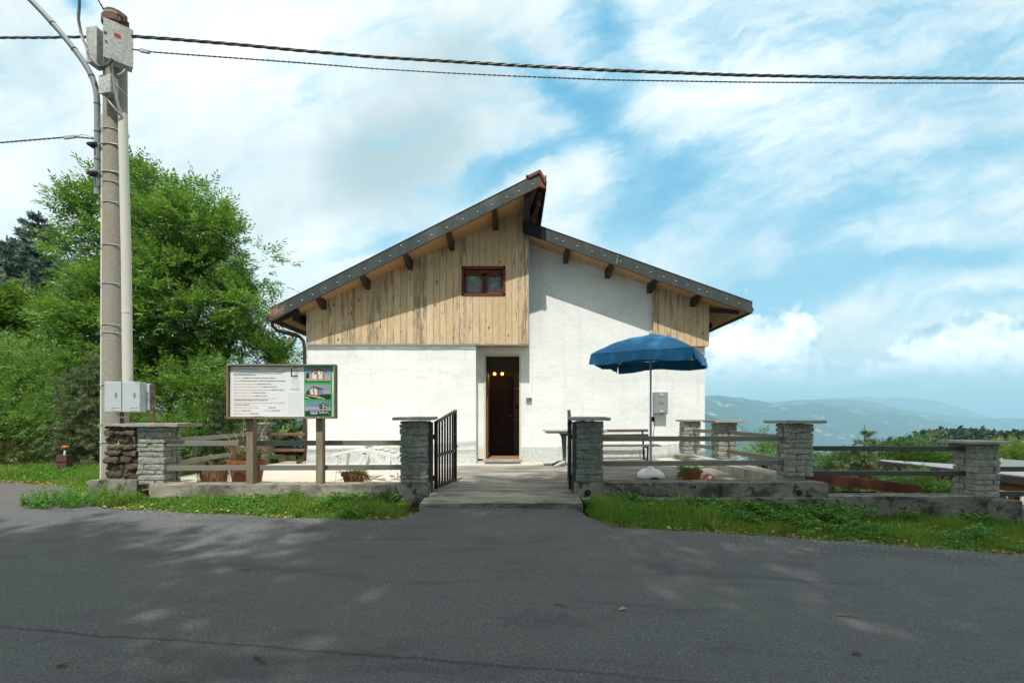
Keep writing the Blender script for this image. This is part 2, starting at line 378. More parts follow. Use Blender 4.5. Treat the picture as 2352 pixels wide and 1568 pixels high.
M_umb = mat('blue_canvas', lambda q, co: dict(c=q.mix(q.noise(co, 3.5, 5, .6), (.014, .13, .29), (.030, .20, .39)), h=q.noise(co, 9, 4, .6), hs=.25, hd=.012), rough=.75)
M_alu = simple('galvanised_grey', (.42, .43, .42), .18, 14, .45, .35)
M_cab = simple('cast_grey_polyester', (.46, .50, .51), .12, 9, .55)
def f_galv(q, co):
    a = q.voro(co, 45, out=1); s = q.n('ShaderNodeSeparateColor', {0: a}).outputs[0]; b = q.noise(co, 5, 4, .6)
    return dict(c=q.mix(q.step(b, .45, .75, 0, .6), q.mix(s, (.36, .37, .35), (.58, .59, .56)), (.30, .27, .20)), h=s, hs=.1)
M_galv = mat('spangled_zinc_box', f_galv, rough=.5, metal=.2)
def f_pole(q, co):
    a = q.noise(co, 95, 3, .75); b = q.noise(q.sc(co, (1, 1, .35)), 3.5, 5, .65)
    c = q.mix(q.step(a, .35, .7), (.21, .19, .15), (.44, .42, .35)); c = q.mix(q.step(b, .48, .7, 0, .55), c, (.30, .22, .13)); return dict(c=c, h=a, hs=.5, hd=.005)
M_pole = mat('centrifuged_concrete', f_pole, rough=.9)
M_pvc = simple('cream_pvc', (.60, .59, .50), .06, 2, .5, bump=.05)
M_glass = mat('window_pane', color=(.02, .025, .03), rough=.05, spec=.8)
M_lace = mat('lace_curtain', lambda q, co: dict(c=q.mix(q.step(q.voro(co, 42), .25, .5), (.45, .47, .50), (.85, .87, .9))), rough=.9)
M_winfr = simple('mahogany_window_wood', (.125, .030, .014), .3, 8, .5)
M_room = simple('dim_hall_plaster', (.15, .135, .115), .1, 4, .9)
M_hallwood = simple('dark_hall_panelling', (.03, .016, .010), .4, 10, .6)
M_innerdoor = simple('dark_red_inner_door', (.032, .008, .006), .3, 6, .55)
M_leafdoor = simple('open_door_leaf_wood', (.17, .10, .07), .25, 8, .7)
M_frame = simple('cream_door_reveal', (.62, .56, .44), .12, 7, .8)
M_oldwood = mat('grey_weathered_timber', wood_boards(.5, 'x', [(.23, .18, .115), (.29, .235, .16), (.13, .10, .065), (.33, .29, .22)], .3, .3, False, False), rough=.85)
M_asph = None
def f_asph(q, co):
    x, y, z = q.xyz(co)
    a = q.add(q.mul(q.noise(co, 210, 3, .8), .6), q.mul(q.noise(co, 75, 3, .8), .4)); b = q.noise(co, .9, 5, .6, .3); vv = q.n('ShaderNodeTexVoronoi', {'Vector': co, 'Scale': 75.0}); d = vv.outputs[0]
    s = q.n('ShaderNodeSeparateColor', {0: vv.outputs[1]}).outputs[0]
    col = q.mix(q.step(a, .38, .66), (.046, .049, .050), (.18, .185, .182)); col = q.mix(q.step(b, .4, .7, 0, .35), col, (.11, .113, .11))
    sp = q.mul(q.step(q.add(s, q.mul(q.sub(b, .5), .5)), .93, .96), q.step(d, .2, .38, 1, 0)); col = q.mix(q.mul(sp, .6), col, (.27, .27, .255))
    pt = q.noise(q.sc(co, (.5, 1.6, 1)), 1.6, 6, .6, .8); col = q.mix(q.step(pt, .5, .66, 0, .35), col, (.038, .041, .042))
    seam = q.step(q.m('ABSOLUTE', q.sub(q.add(y, q.mul(x, .135)), q.add(2.48, q.mul(q.noise(co, 3, 4, .6), .10)))), 0, .024, .5, 0); seam = q.mul(seam, q.step(x, .0, 1.4, 1, .15))
    col = q.mix(seam, col, (.014, .015, .016))
    red = q.mul(q.step(q.noise(q.sc(co, (1, 3, 1)), 3.2, 5, .7), .50, .60), q.mul(q.step(x, -6.4, -6.9), q.step(y, 6.2, 6.8))); col = q.mix(q.mul(red, .55), col, (.20, .10, .08))
    return dict(c=col, h=q.add(a, q.mul(d, .6)), hs=.75, hd=.006)
M_asph = mat('asphalt', f_asph, rough=.88, spec=.25)
def f_soil(q, co):
    a = q.noise(co, 5, 7, .7); b = q.noise(co, 60, 3, .7); c = q.mix(q.step(a, .4, .62), (.055, .043, .022), (.06, .085, .02)); c = q.mix(q.step(b, .45, .7, 0, .5), c, (.15, .11, .06)); return dict(c=c, h=b, hs=.6, hd=.02)
M_soil = mat('earth_and_moss', f_soil, rough=1)
def leafmat(name, c1, c2, c3=None, tr=.35, rough=.45, sc=2.0, spec=.3):
    m_ = bpy.data.materials.new(name); m_.use_nodes = True; t = m_.node_tree; t.nodes.clear(); q = G(t)
    rnd = q.n('ShaderNodeNewGeometry').outputs['Random Per Island']; co = q.n('ShaderNodeTexCoord').outputs['Object']
    k = q.m('ADD', q.mul(rnd, .65), q.mul(q.step(q.noise(co, sc, 3, .6), .35, .65), .35)); col = q.mix(k, c1, c2)
    if c3: col = q.mix(q.step(rnd, .955, .97), col, c3)
    b = q.n('ShaderNodeBsdfPrincipled', {'Base Color': col, 'Roughness': rough, 'Specular IOR Level': spec})
    tcol = q.mix(1.0, col, (1.15, 1.25, .55), 'MULTIPLY'); tb = q.n('ShaderNodeBsdfTranslucent', {'Color': tcol})
    mx = q.n('ShaderNodeMixShader', {0: tr}); q.L.new(b.outputs[0], mx.inputs[1]); q.L.new(tb.outputs[0], mx.inputs[2])
    q.L.new(mx.outputs[0], q.n('ShaderNodeOutputMaterial').inputs[0]); return m_
M_ash = leafmat('ash_leaves', (.070, .165, .036), (.265, .410, .110), tr=.36, spec=.5)
M_ash2 = leafmat('broad_leaves', (.065, .140, .025), (.15, .25, .055), (.30, .26, .06))
M_bark = simple('grey_bark', (.10, .085, .065), .35, 12, .95, bump=.6, hd=.02)
M_spruce = leafmat('blue_spruce_needles', (.075, .125, .105), (.17, .24, .215), tr=.12, rough=.6)
M_pine = leafmat('pine_needles', (.075, .12, .045), (.18, .23, .10), (.28, .19, .08), tr=.15, rough=.6)
M_grass = leafmat('grass_blades', (.085, .20, .022), (.26, .37, .06), (.34, .28, .12), tr=.35, sc=1.2)
M_weed = leafmat('weed_leaves', (.060, .19, .025), (.15, .33, .05), tr=.25, sc=3)
M_dry = leafmat('dead_leaves', (.30, .17, .06), (.55, .36, .16), tr=.2, rough=.8)
M_drystem = leafmat('dry_stems', (.16, .10, .05), (.36, .26, .14), (.12, .20, .03), tr=.1, rough=.9)
M_gravel = mat('white_grit', lambda q, co: dict(c=q.mix(q.n('ShaderNodeNewGeometry').outputs['Random Per Island'], (.14, .14, .13), (.58, .57, .53))), rough=.9)
# ================================================================== SETTING
def softplus(t, k=.6): return k*np.log1p(np.exp(np.clip(t/k, -40, 40)))
def road_z(X, Y): return .345-.062*softplus(X-1.2)+.036*(np.minimum(Y, 12)-6)
def edge_y(X):     # where the asphalt ends and the verge begins
    return np.interp(X, [-30, -10, -8.8, -7.2, -5.9, -5.3, -3.6, -2.2, -1.45, -1.2, -1.1, .86, .9, 1.15, 2.1, 3.6, 5.6, 7.5, 12, 30],
                        [8.6, 8.5, 8.4, 7.9, 6.75, 6.3, 5.93, 5.72, 5.68, 5.9, 6.45, 6.45, 5.95, 5.45, 5.40, 5.32, 5.22, 5.05, 4.6, 3])
def pcurve(X, tab): xs = [a for a, _ in tab]; return np.interp(X, xs, [b for _, b in tab])
R1 = [(-3, .09), (-1.2, .075), (-.6, .06), (-.2, .05), (.2, .056), (.401, .0523), (.432, .052), (.47, .0468), (.53, .036), (.58, .0345), (.637, .0400), (.666, .0325), (.724, .0235), (.79, .0215), (.83, .0135), (.90, -.001), (.957, -.0145), (1.03, -.0305), (1.2, -.045), (3, -.05)]
R0 = [(-3, .0), (.2, .03), (.40, .0135), (.46, -.002), (.52, -.035), (.58, -.06), (.7, -.075), (3, -.09)]
R2 = [(-3, .05), (.5, .03), (.53, .036), (.58, .044), (.64, .046), (.72, .042), (.78, .030), (.84, .018), (.95, .005), (1.1, .004), (3, .01)]
R3 = [(-3, .05), (.5, .040), (.62, .046), (.75, .050), (.9, .049), (1.06, .050), (1.3, .045), (3, .04)]
HW = [(-3, -.2), (.5, -.12), (.66, -.125), (.72, -.105), (.77, -.088), (.82, -.070), (.88, -.060), (.95, -.056), (1.03, -.062), (1.1, -.06), (1.4, -.05), (3, -.05)]   # near wooded hill
def terrain(X, Y):
    R = np.hypot(X, Y); Yp = np.maximum(Y, 1.0); U = X/np.maximum(Yp, .3)
    near = road_z(X, Y)-.06
    nn = fbm(np.stack([X*.5, Y*.5, X*0], 1), 5, 4)-.5
    # verge bank
    vy = np.clip((Y-edge_y(X)+.05)/.5, 0, 1); near = near+vy*(.07+.05*nn)
    near = near+np.clip((-X-5.5)/2, 0, 1)*np.clip((Y-8.6)/2, 0, 1)*.1
    # slope falling away behind the plot
    right = np.clip((X-4.4)/.6, 0, 1)
    start = 7.2*right+21*(1-right); start = np.where(X < -7, 15, start)
    dn = np.clip(Y-start, 0, None)
    drop = np.where(right > .5, 2.4*np.clip(dn/.8, 0, 1), 1.2*np.clip(dn/3, 0, 1))+.115*dn
    low = 620*(1-np.exp(-drop/620))
    z = near-low+(fbm(np.stack([X*.03, Y*.03, X*0], 1), 9, 5)-.5)*np.clip(dn*.05, 0, 60)
    fd = np.clip((R-1500)/3000, 0, 1)
    z = z*(1-fd)+fd*(-520+0*z)
    def ridge(z, tab, Y0, wd, seed, rough):
        c = pcurve(U, tab)*Y0; foot = -560.0; t = (Y-Y0)/wd; prof = np.where(t < 0, np.exp(-(t*1.0)**2*1.6), np.exp(-(t*.8)**2))
        n = fbm(np.stack([X/Y0*22, Y/Y0*22, X*0], 1), seed, 6, .55); gul = np.abs(fbm(np.stack([X/Y0*9, Y/Y0*9, X*0], 1), seed+3, 5)-.5)*2
        hgt = (c-foot)*prof*(1-rough*gul*(1-prof*.75))+foot+(n-.5)*rough*Y0*.022
        m_ = np.clip(Y/Yp, 0, 1)*(Y > Y0-wd*2.2)
        return np.where(m_ > 0, np.maximum(z, hgt), z)
    z = ridge(z, R0, 4600, 1500, 21, .5); z = ridge(z, R1, 8000, 2600, 11, .45); z = ridge(z, R2, 10200, 1500, 31, .3); z = ridge(z, R3, 16500, 2400, 41, .2)
    hz = pcurve(U, HW)*230; t = (Y-230)/110; hh = hz-60+60*np.exp(-t*t*1.2)+(fbm(np.stack([X*.02, Y*.02, X*0], 1), 61, 4)-.5)*6
    z = np.where((Y > 60) & (Y < 700) & (U > .3), np.maximum(z, hh), z)
    # kept below the plot's slabs
    plot = (X > -5.6) & (X < 4.5) & (Y > 6.7) & (Y < 21); z = np.where(plot, np.minimum(z, .30), z)
    path = (X > -1.35) & (X < 1.05) & (Y > 6.0) & (Y <= 6.9); z = np.where(path, np.minimum(z, .26), z)
    return z
NA = 900; rr = np.concatenate([[0.0], np.geomspace(.6, 21000, 335)])
th = np.concatenate([np.linspace(-80, 80, 740)+90, np.linspace(172, 368, 100)[1:-1]]); th = np.radians(np.sort(th)); NA = len(th)
a, r_ = np.meshgrid(th, rr, indexing='ij'); X = (np.cos(a)*r_).ravel(); Y = (np.sin(a)*r_).ravel(); Z = terrain(X, Y)
b = MB(); nr = len(rr); i, j = np.meshgrid(np.arange(NA), np.arange(nr-1), indexing='ij'); i = i.ravel(); j = j.ravel(); i2 = (i+1) % NA
b.add(np.stack([X, Y, Z], 1), np.stack([i*nr+j, i*nr+j+1, i2*nr+j+1, i2*nr+j], 1))
def f_terr(q, co):
    x, y, z = q.xyz(co); rad = q.m('SQRT', q.add(q.mul(x, x), q.mul(y, y)))
    a = q.noise(co, .0022, 9, .66, .3); bb = q.noise(co, .011, 7, .7); c = q.noise(co, 5, 7, .7); d = q.noise(co, .045, 6, .8)
    far = q.mix(q.step(bb, .38, .62), (.012, .030, .014), (.030, .055, .020)); far = q.mix(q.step(d, .4, .65, 0, .5), far, (.008, .020, .010))
    fl = q.mul(q.step(a, .565, .60), q.step(bb, .47, .53)); far = q.mix(q.mul(fl, .8), far, (.34, .28, .18))
    near = q.mix(q.step(c, .4, .62), (.055, .043, .022), (.05, .085, .02)); near = q.mix(q.step(q.noise(co, 60, 3, .7), .45, .7, 0, .4), near, (.15, .11, .06))
    return dict(c=q.mix(q.step(rad, 25, 60), near, far), h=q.noise(co, 40, 4, .7), hs=.5, hd=.02)
terr = b.build('ground', mat('hill_ground', f_terr, rough=1, spec=.05), smooth=True); struct(terr)

# asphalt road
b = MB()
def f(a, c):
    X = -26+a*52; yb = -14.0; ye = edge_y(X)+(vnoise(np.stack([X*3.1, X*0, X*0], 1), 3)-.5)*.09+(vnoise(np.stack([X*11, X*0, X*0], 1), 4)-.5)*.05
    Y = yb+(ye-yb)*c**.7; return np.stack([X, Y, road_z(X, Y)-.008*(c > .97)*0], 1)
b.grid(420, 60, f); struct(b.build('road', M_asph, smooth=True))

# patio slab and entrance path (one poured sheet)
def patio_z(X, Y): return .512+.028*np.maximum(X, 0)*np.clip((Y-7.2)/3, 0, 1)-.02*np.clip((8-Y), 0, 2)*.4
b = MB()
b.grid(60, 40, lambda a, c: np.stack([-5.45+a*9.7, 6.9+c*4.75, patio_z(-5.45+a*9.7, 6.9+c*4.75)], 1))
def fp(a, c):
    Y = 6.33+c*.572; X0 = np.interp(Y, [6.33, 6.9], [-1.20, -1.17]); X1 = np.interp(Y, [6.33, 6.75, 6.9], [.915, .93, .86]); X = X0+a*(X1-X0)
    return np.stack([X, Y, np.interp(c, [0, .12, 1], [.415, .428, .50])+(vnoise(np.stack([X*6, Y*6, X*0], 1), 8)-.5)*.006], 1)
b.grid(40, 14, fp)
def fe(a, c):
    X = -1.20+a*2.115; n = vnoise(np.stack([X*14, c*6, X*0], 1), 2); return np.stack([X, 6.33+.03*c+(n-.5)*.025*(c > 0), .415-.11*c], 1)
b.grid(60, 5, fe, flip=True)
b.box(.915, .93, 6.33, 6.9, .25, .41); b.box(-1.21, -1.2, 6.33, 6.9, .25, .41); b.box(4.249, 4.26, 6.9, 11.6, -.2, .62)
b.box(-5.46, -5.449, 6.9, 11.6, 0, .49)
struct(b.build('patio', M_patio))

# ================================================================== HOUSE
H = thing('house', 'white rendered house with two offset pitched roofs, timber gable and open front door', 'house', (0, 11.1, 0))
zl = lambda X: 6.36+.462*(X-.36)          # underside of the left roof
zr = lambda X: 5.74-.353*(X-.3)           # underside of the right roof
def hb(name, mb, m_, par=H, **k): return mb.build(name, m_, par, **k)
# lower left wall block
b = MB(); b.grid(80, 60, lambda a, c: np.stack([-4.70+a*3.87, 11.1+(fbm(np.stack([a*9, c*6, a*0], 1), 3)-.5)*.012, .45+c*2.85], 1))
b.box(-4.70, -.83, 11.105, 11.5, .45, 3.30); hb('wall', b, M_plaster)
# recessed right wall with door opening
b = MB()
yd0, yd1 = 11.5, 11.78
b.prism([(.19, .45), (4.59, .45), (4.59, zr(4.59)+.04), (.19, zr(.19)+.04)], yd0, yd1)
b.prism([(-.90, .45), (-.64, .45), (-.64, 3.05), (.19, 3.05), (.19, 5.0), (-.90, 5.0)], yd0, yd1)
hb('wall', b, M_plaster)
b = MB(); b.box(4.29, 4.585, 11.79, 20, 0, zr(4.55)+.02); b.box(-4.695, -4.4, 11.51, 20, 0, 3.6); b.box(-4.69, 4.58, 20, 20.3, 0, 4.0)
b.prism([(-4.69, 4.0), (4.58, 4.0), (4.58, zr(4.58)), (.36, zr(.36)), (.36, zl(.36)), (-4.69, zl(-4.69))], 20.001, 20.3); hb('wall', b, M_plaster)
b = MB(); b.box(.25, .36, 11.52, 20, 5.5, zl(.36)-.01); hb('clerestory', b, M_redmetal)
# plinth
b = MB(); rs = random.Random(3)
def plinth(x0, x1, y, z0, z1, n):
    e = [x0+(x1-x0)*k/n for k in range(n+1)]
    for k in range(n): b.box(e[k]+.004, e[k+1]-.004, y-.022, y+.02, z0(e[k]) if callable(z0) else z0, z1((e[k]+e[k+1])/2) if callable(z1) else z1)
plinth(-4.72, -.825, 11.1, .50, .835, 5); b.box(-.834, -.812, 11.105, 11.47, .5, .835); hb('plinth', b, M_granite, bevel=.003); b = MB(); plinth(.22, 4.60, 11.5, lambda x: .50+.02*x, lambda x: .855+.022*max(0, x), 5)
hb('plinth', b, M_granite, bevel=.003)
# gable cladding: backing plus single boards
wx0, wx1, wz0, wz1 = -1.155, -.150, 4.347, 5.02
b = MB(); b.box(-4.69, .365, 11.12, 11.49, 3.26, 4.0)
for (p0, p1) in ((-4.69, wx0), (wx1, .365)): b.prism([(p0, 4.0), (p1, 4.0), (p1, zl(p1)-.0), (p0, zl(p0)-.0)], 11.12, 11.49)
b.box(wx0, wx1, 11.12, 11.49, 4.0, wz0); b.prism([(wx0, wz1), (wx1, wz1), (wx1, zl(wx1)), (wx0, zl(wx0))], 11.12, 11.49)
hb('gable_wall', b, M_darkwood)
b = MB(); k0 = math.floor(-4.70/.15); x = k0*.15
while x < .37:
    xa, xb = max(x+.002, -4.705), min(x+.148, .372)
    if xb > xa+.01:
        yy = 11.05+rs.uniform(-.003, .003); zb = 3.242+rs.uniform(0, .012)
        def pc(xa, xb, z0, z1): b.prism([(xa, z0), (xb, z0), (xb, z1(xb) if callable(z1) else z1), (xa, z1(xa) if callable(z1) else z1)], yy, 11.118)
        if xb <= wx0 or xa >= wx1: pc(xa, xb, zb, zl)
        else:
            if xa < wx0: pc(xa, wx0, zb, zl); xa = wx0
            if xb > wx1: pc(wx1, xb, zb, zl); xb = wx1
            pc(xa, xb, zb, wz0); pc(xa, xb, wz1, zl)
    x += .15
hb('cladding', b, M_clad)
b = MB(); b.box(.372, .384, 11.04, 11.49, 3.23, 5.72); b.box(-4.76, .385, 11.035, 11.052, 3.222, 3.242); hb('edge_trim', b, M_alu)
b = MB(); x = -.82
while x < .36: b.box(x+.002, min(x+.138, .37), 11.06, 11.495, 3.228, 3.244); x += .14
hb('porch_soffit', b, M_soffit)
# right cladding panel
b = MB(); x = math.floor(3.32/.15)*.15
while x < 4.66:
    xa, xb = max(x+.002, 3.325), min(x+.148, 4.64)
    if xb > xa+.01: b.prism([(xa, 3.247), (xb, 3.247), (xb, zr(xb)), (xa, zr(xa))], 11.375+rs.uniform(-.003, .003), 11.498)
    x += .15
y = 11.5
while y < 19.9: b.box(4.592, 4.64, y+.002, y+.148, 3.25, zr(4.64)); y += .15
hb('cladding', b, M_clad)
# window
wn_ = MB(); 
for (p0, p1, q0, q1) in ((wx0, wx1, wz0, wz0+.05), (wx0, wx1, wz1-.06, wz1), (wx0, wx0+.05, wz0, wz1), (wx1-.05, wx1, wz0, wz1)): wn_.box(p0, p1, 11.035, 11.125, q0, q1)
W_ = hb('window', wn_, M_winfr, bevel=.004)
xm = (wx0+wx1)/2+.02
b = MB()
for (p0, p1) in ((wx0+.05, xm-.01), (xm+.01, wx1-.05)):
    z0, z1 = wz0+.045, wz1-.15
    b.box(p0, p0+.055, 11.10, 11.15, z0, z1); b.box(p1-.055, p1, 11.10, 11.15, z0, z1); b.box(p0, p1, 11.10, 11.149, z0, z0+.045); b.box(p0, p1, 11.10, 11.149, z1-.05, z1)
b.box(wx0+.05, wx1-.05, 11.09, 11.15, wz1-.15, wz1-.07); b.build('sash', M_winfr, W_, bevel=.003)
b = MB(); b.box(wx0+.06, wx1-.06, 11.20, 11.22, wz0, wz1); b.build('recess', M_room, W_)
b = MB()
for (p0, p1) in ((wx0+.10, xm-.065), (xm+.065, wx1-.10)):
    b.grid(50, 12, lambda a, c: np.stack([p0+a*(p1-p0), 11.165+.012*np.sin(a*52+c*2)+.006*np.sin(a*23), wz0+.06+c*.48], 1))
b.build('curtain', M_lace, W_)
b = MB(); b.box(wx0+.1, wx1-.1, 11.125, 11.128, wz0+.085, wz1-.19)
gm = bpy.data.materials.new('clear_pane'); gm.use_nodes = True; gm.node_tree.nodes.clear(); q = G(gm.node_tree)
mx = q.n('ShaderNodeMixShader', {0: .12}); q.L.new(q.n('ShaderNodeBsdfTransparent', {0: (.8, .82, .82, 1)}).outputs[0], mx.inputs[1]); q.L.new(q.n('ShaderNodeBsdfGlossy', {1: .03}).outputs[0], mx.inputs[2])
q.L.new(mx.outputs[0], q.n('ShaderNodeOutputMaterial').inputs[0]); b.build('pane', gm, W_)

# roofs
def roof(zf, x0, x1, yv, yb, th, flip):
    b = MB(); n = 2
    p = lambda X, Y, dz: (X, Y, zf(X)+dz)
    xs = [x0, x1]; v = []
    for dz in (0.03, th):
        for (X, Y) in ((x0, yv(x0)+.02), (x1, yv(x1)+.02), (x1, yb), (x0, yb)): v.append(p(X, Y, dz))
    b.add(v, [(0, 3, 2, 1), (4, 5, 6, 7), (0, 1, 5, 4), (1, 2, 6, 5), (2, 3, 7, 6), (3, 0, 4, 7)]); return b
yvl = lambda X: 10.75+(10.25-10.75)*(X+5.375)/(5.975)
yvr = lambda X: 10.95
RL = hb('roof', roof(zl, -5.36, .60, yvl, 20.6, .23, 0), M_shingle)
RR = hb('roof', roof(zr, .25, 5.40, yvr, 20.6, .22, 0), M_shingle)
def sheet(zf, x0, x1, yv, yb, dz, m_, name, par, th=.02):
    b = MB(); v = []
    for d in (dz, dz+th):
        for (X, Y) in ((x0, yv(x0)+.01), (x1, yv(x1)+.01), (x1, yb), (x0, yb)): v.append((X, Y, zf(X)+d))
    b.add(v, [(0, 3, 2, 1), (4, 5, 6, 7), (0, 1, 5, 4), (1, 2, 6, 5), (2, 3, 7, 6), (3, 0, 4, 7)]); return b.build(name, m_, par)
sheet(zl, -5.30, .345, yvl, 20.5, .0, M_soffit, 'soffit', RL); sheet(zl, .365, .70, yvl, 20.5, .0, M_redmetal, 'soffit', RL)
sheet(zr, .38, 5.36, yvr, 20.5, .0, M_soffit, 'soffit', RR)
def fascia(zf, x0, x1, yv, h0, h1, par, fold):
    b = MB(); v = []
    for (dy, ) in ((-.035,), (.0,)):
        for X, hh in ((x0, h0), (x1, h1)):
            for z in (zf(X)-.012, zf(X)+hh): v.append((X, yv(X)+dy, z))
    b.add(v, [(0, 2, 3, 1), (4, 5, 7, 6), (0, 4, 6, 2), (1, 3, 7, 5), (0, 1, 5, 4), (2, 6, 7, 3)])
    # top fold and drip lip
    v = []
    for X, hh in ((x0, h0), (x1, h1)):
        for (Y, z) in ((yv(X)-.045, hh+.004), (yv(X)+.16, hh+.004), (yv(X)+.16, hh+.016), (yv(X)-.045, hh+.016)): v.append((X, Y, zf(X)+z))
    b.add(v, [(0, 3, 2, 1), (4, 5, 6, 7), (0, 1, 5, 4), (1, 2, 6, 5), (2, 3, 7, 6), (3, 0, 4, 7)])
    v = []
    for X in (x0, x1):
        for (Y, z) in ((yv(X)-.048, -.026), (yv(X)+.002, -.026), (yv(X)+.002, -.014), (yv(X)-.048, -.014)): v.append((X, Y, zf(X)+z))
    b.add(v, [(0, 3, 2, 1), (4, 5, 6, 7), (0, 1, 5, 4), (1, 2, 6, 5), (2, 3, 7, 6), (3, 0, 4, 7)])
    return b.build('fascia', M_fascia, par)
FL = fascia(zl, -5.375, .585, yvl, .255, .265, RL, 0)
FR = fascia(zr, .238, 5.43, yvr, .255, .235, RR, 0)
def bolt(par, X, zf, yv, dz):
    o = MB(); y = yv(X)-.035; z = zf(X)+dz
    o.lathe([(.020, 0), (.020, .004), (.010, .016), (.0, .018)], n=8); V = o.V[0]; o.V[0] = np.stack([X+V[:, 0], y-V[:, 2], z+V[:, 1]], 1)
    o.build('bolt', M_zinc, par)
for k, px in enumerate([640, 661, 687, 713, 743, 772, 801, 837, 872, 897, 922, 963, 993, 1028, 1065, 1099, 1131, 1165, 1192, 1222]):
    X = (px-CX)/F*10.5; bolt(FL, X, zl, yvl, .09 if k not in (10,) else .2)
for k, px in enumerate([1278, 1293, 1326, 1359, 1388, 1418, 1424, 1463, 1494, 1523, 1552, 1578, 1605, 1622, 1668, 1696]):
    bolt(FR, (px-CX)/F*10.95, zr, yvr, .10 if k != 5 else .2)
for dz in (.04, .085, .13): bolt(FR, 2.36+dz*.12, zr, yvr, dz)
# ridge sheet of the upper roof and its edge
b = MB(); b.bar((.35, yvl(.35)-.05, zl(.35)+.29), (.60, yvl(.60)-.05, zl(.60)+.285), .03, .06); b.bar((.585, yvl(.6)-.06, zl(.6)+.29), (.72, yvl(.6)-.06, zl(.6)+.03), .03, .05)
b.bar((.45, 10.25, zl(.45)+.29), (.45, 20.6, zl(.45)+.29), .30, .02); b.build('ridge_flashing', M_redmetal, RL)
b = MB(); b.prism([(.583, zl(.58)-.012), (.70, zl(.6)-.07), (.735, zl(.6)+.02), (.60, zl(.6)+.27), (.583, zl(.6)+.26)], 10.215, 10.262); b.build('peak_flashing', M_redmetal, RL)
b = MB(); b.bar((.715, 10.26, zl(.6)+.08), (.715, 20.6, zl(.6)+.08), .03, .30); b.build('edge_board', M_fascia, RL)
for X in (-4.29, -3.29, -2.32, -1.37, -.37):
    b = MB(); y0 = yvl(X)+.0; zt = zl(X)
    b.add([(X-.055, y0, zt-.02), (X+.055, y0, zt-.01), (X+.055, y0, zt), (X-.055, y0, zt-.0), (X-.055, 11.05, zt-.19), (X+.055, 11.05, zt-.19), (X+.055, 11.05, zt+.02), (X-.055, 11.05, zt),
           (X-.055, y0+.22, zt-.15), (X+.055, y0+.22, zt-.15)],
          [(0, 1, 2, 3), (0, 8, 9, 1), (8, 4, 5, 9), (3, 7, 4, 8, 0), (1, 9, 5, 6, 2)]); b.build('purlin', M_darkwood, RL)
b = MB(); X = .33
b.prism([(0, 0)]*3, 0, 0) if 0 else None
prof = [(10.30, -.03), (10.30, -.12), (10.55, -.30), (10.80, -.40), (11.06, -.42), (11.06, .0)]
v = [(xx, y, zl(xx)+z) for xx in (.26, .40) for y, z in prof]; n = len(prof)
b.add(v, [tuple(range(n)), tuple(range(2*n-1, n-1, -1))]+[(i, i+n, (i+1) % n+n, (i+1) % n) for i in range(n)])
b.bar((.58, 10.4, zl(.6)-.30), (.40, 10.95, zl(.4)-.36), .08, .12); b.bar((.60, 10.34, zl(.6)-.06), (.42, 10.9, zl(.4)-.26), .09, .12); b.build('ridge_beam', M_darkwood, RL)
for X in (1.27, 2.26, 3.26, 4.24):
    b = MB(); y0 = yvr(X); zt = zr(X); yw = 11.5 if X < 3.3 else 11.38
    b.add([(X-.055, y0, zt-.02), (X+.055, y0, zt-.03), (X+.055, y0, zt), (X-.055, y0, zt), (X-.055, yw, zt-.18), (X+.055, yw, zt-.18), (X+.055, yw, zt), (X-.055, yw, zt+.02),
           (X-.055, y0+.2, zt-.15), (X+.055, y0+.2, zt-.15)], [(0, 1, 2, 3), (0, 8, 9, 1), (8, 4, 5, 9), (3, 7, 4, 8, 0), (1, 9, 5, 6, 2)]); b.build('purlin', M_darkwood, RR)
b = MB(); b.bar((4.64, 11.44, zr(4.64)-.10), (5.22, 11.10, zr(5.22)-.02), .07, .10); b.build('eave_brace', M_darkwood, RR); b = MB(); b.bar((4.62, 12.6, zr(4.66)-.12), (5.2, 12.6, zr(5.2)-.06), .07, .12); b.build('eave_brace', M_darkwood, RR)
b = MB(); b.bar((5.385, 10.97, zr(5.385)+.02), (5.385, 20.6, zr(5.385)+.02), .05, .13); b.tube([(5.44, 10.98, zr(5.4)+.07), (5.44, 20.6, zr(5.4)+.07)], .055, 10); b.build('gutter', M_fascia, RR)
b = MB(); b.bar((-4.76, yvl(-4.7)+.1, zl(-4.7)-.08), (-5.30, yvl(-5.3)+.12, zl(-5.3)+.0), .08, .12); b.bar((-4.9, 10.9, zl(-4.9)-.10), (-4.9, 20.4, zl(-4.9)-.10), .1, .16)
b.bar((-5.30, 10.85, zl(-5.3)+.08), (-5.30, 20.4, zl(-5.3)+.08), .06, .18); b.build('eave_beam', M_darkwood, RL)
b = MB()
b.grid(8, 16, lambda a, c: np.stack([-5.42+.065*np.cos(math.pi*(1+a)), 10.78+c*9.8, zl(-5.36)+.06+.07*np.sin(math.pi*(1+a))], 1)); b.box(-5.49, -5.35, 10.775, 10.79, zl(-5.36)-.02, zl(-5.36)+.10); b.build('gutter', M_copper, RL)
b = MB(); b.tube([(-5.41, 10.9, zl(-5.36)+.0), (-5.40, 10.9, zl(-5.36)-.10), (-5.30, 10.93, zl(-5.36)-.19), (-5.05, 10.98, zl(-5.36)-.26), (-4.84, 11.0, zl(-5.36)-.31), (-4.765, 11.03, zl(-5.36)-.40), (-4.745, 11.06, 3.15), (-4.745, 11.06, .70), (-4.80, 11.03, .58), (-4.90, 11.0, .54)], .038, 10); hb('downpipe', b, M_copper, smooth=True)

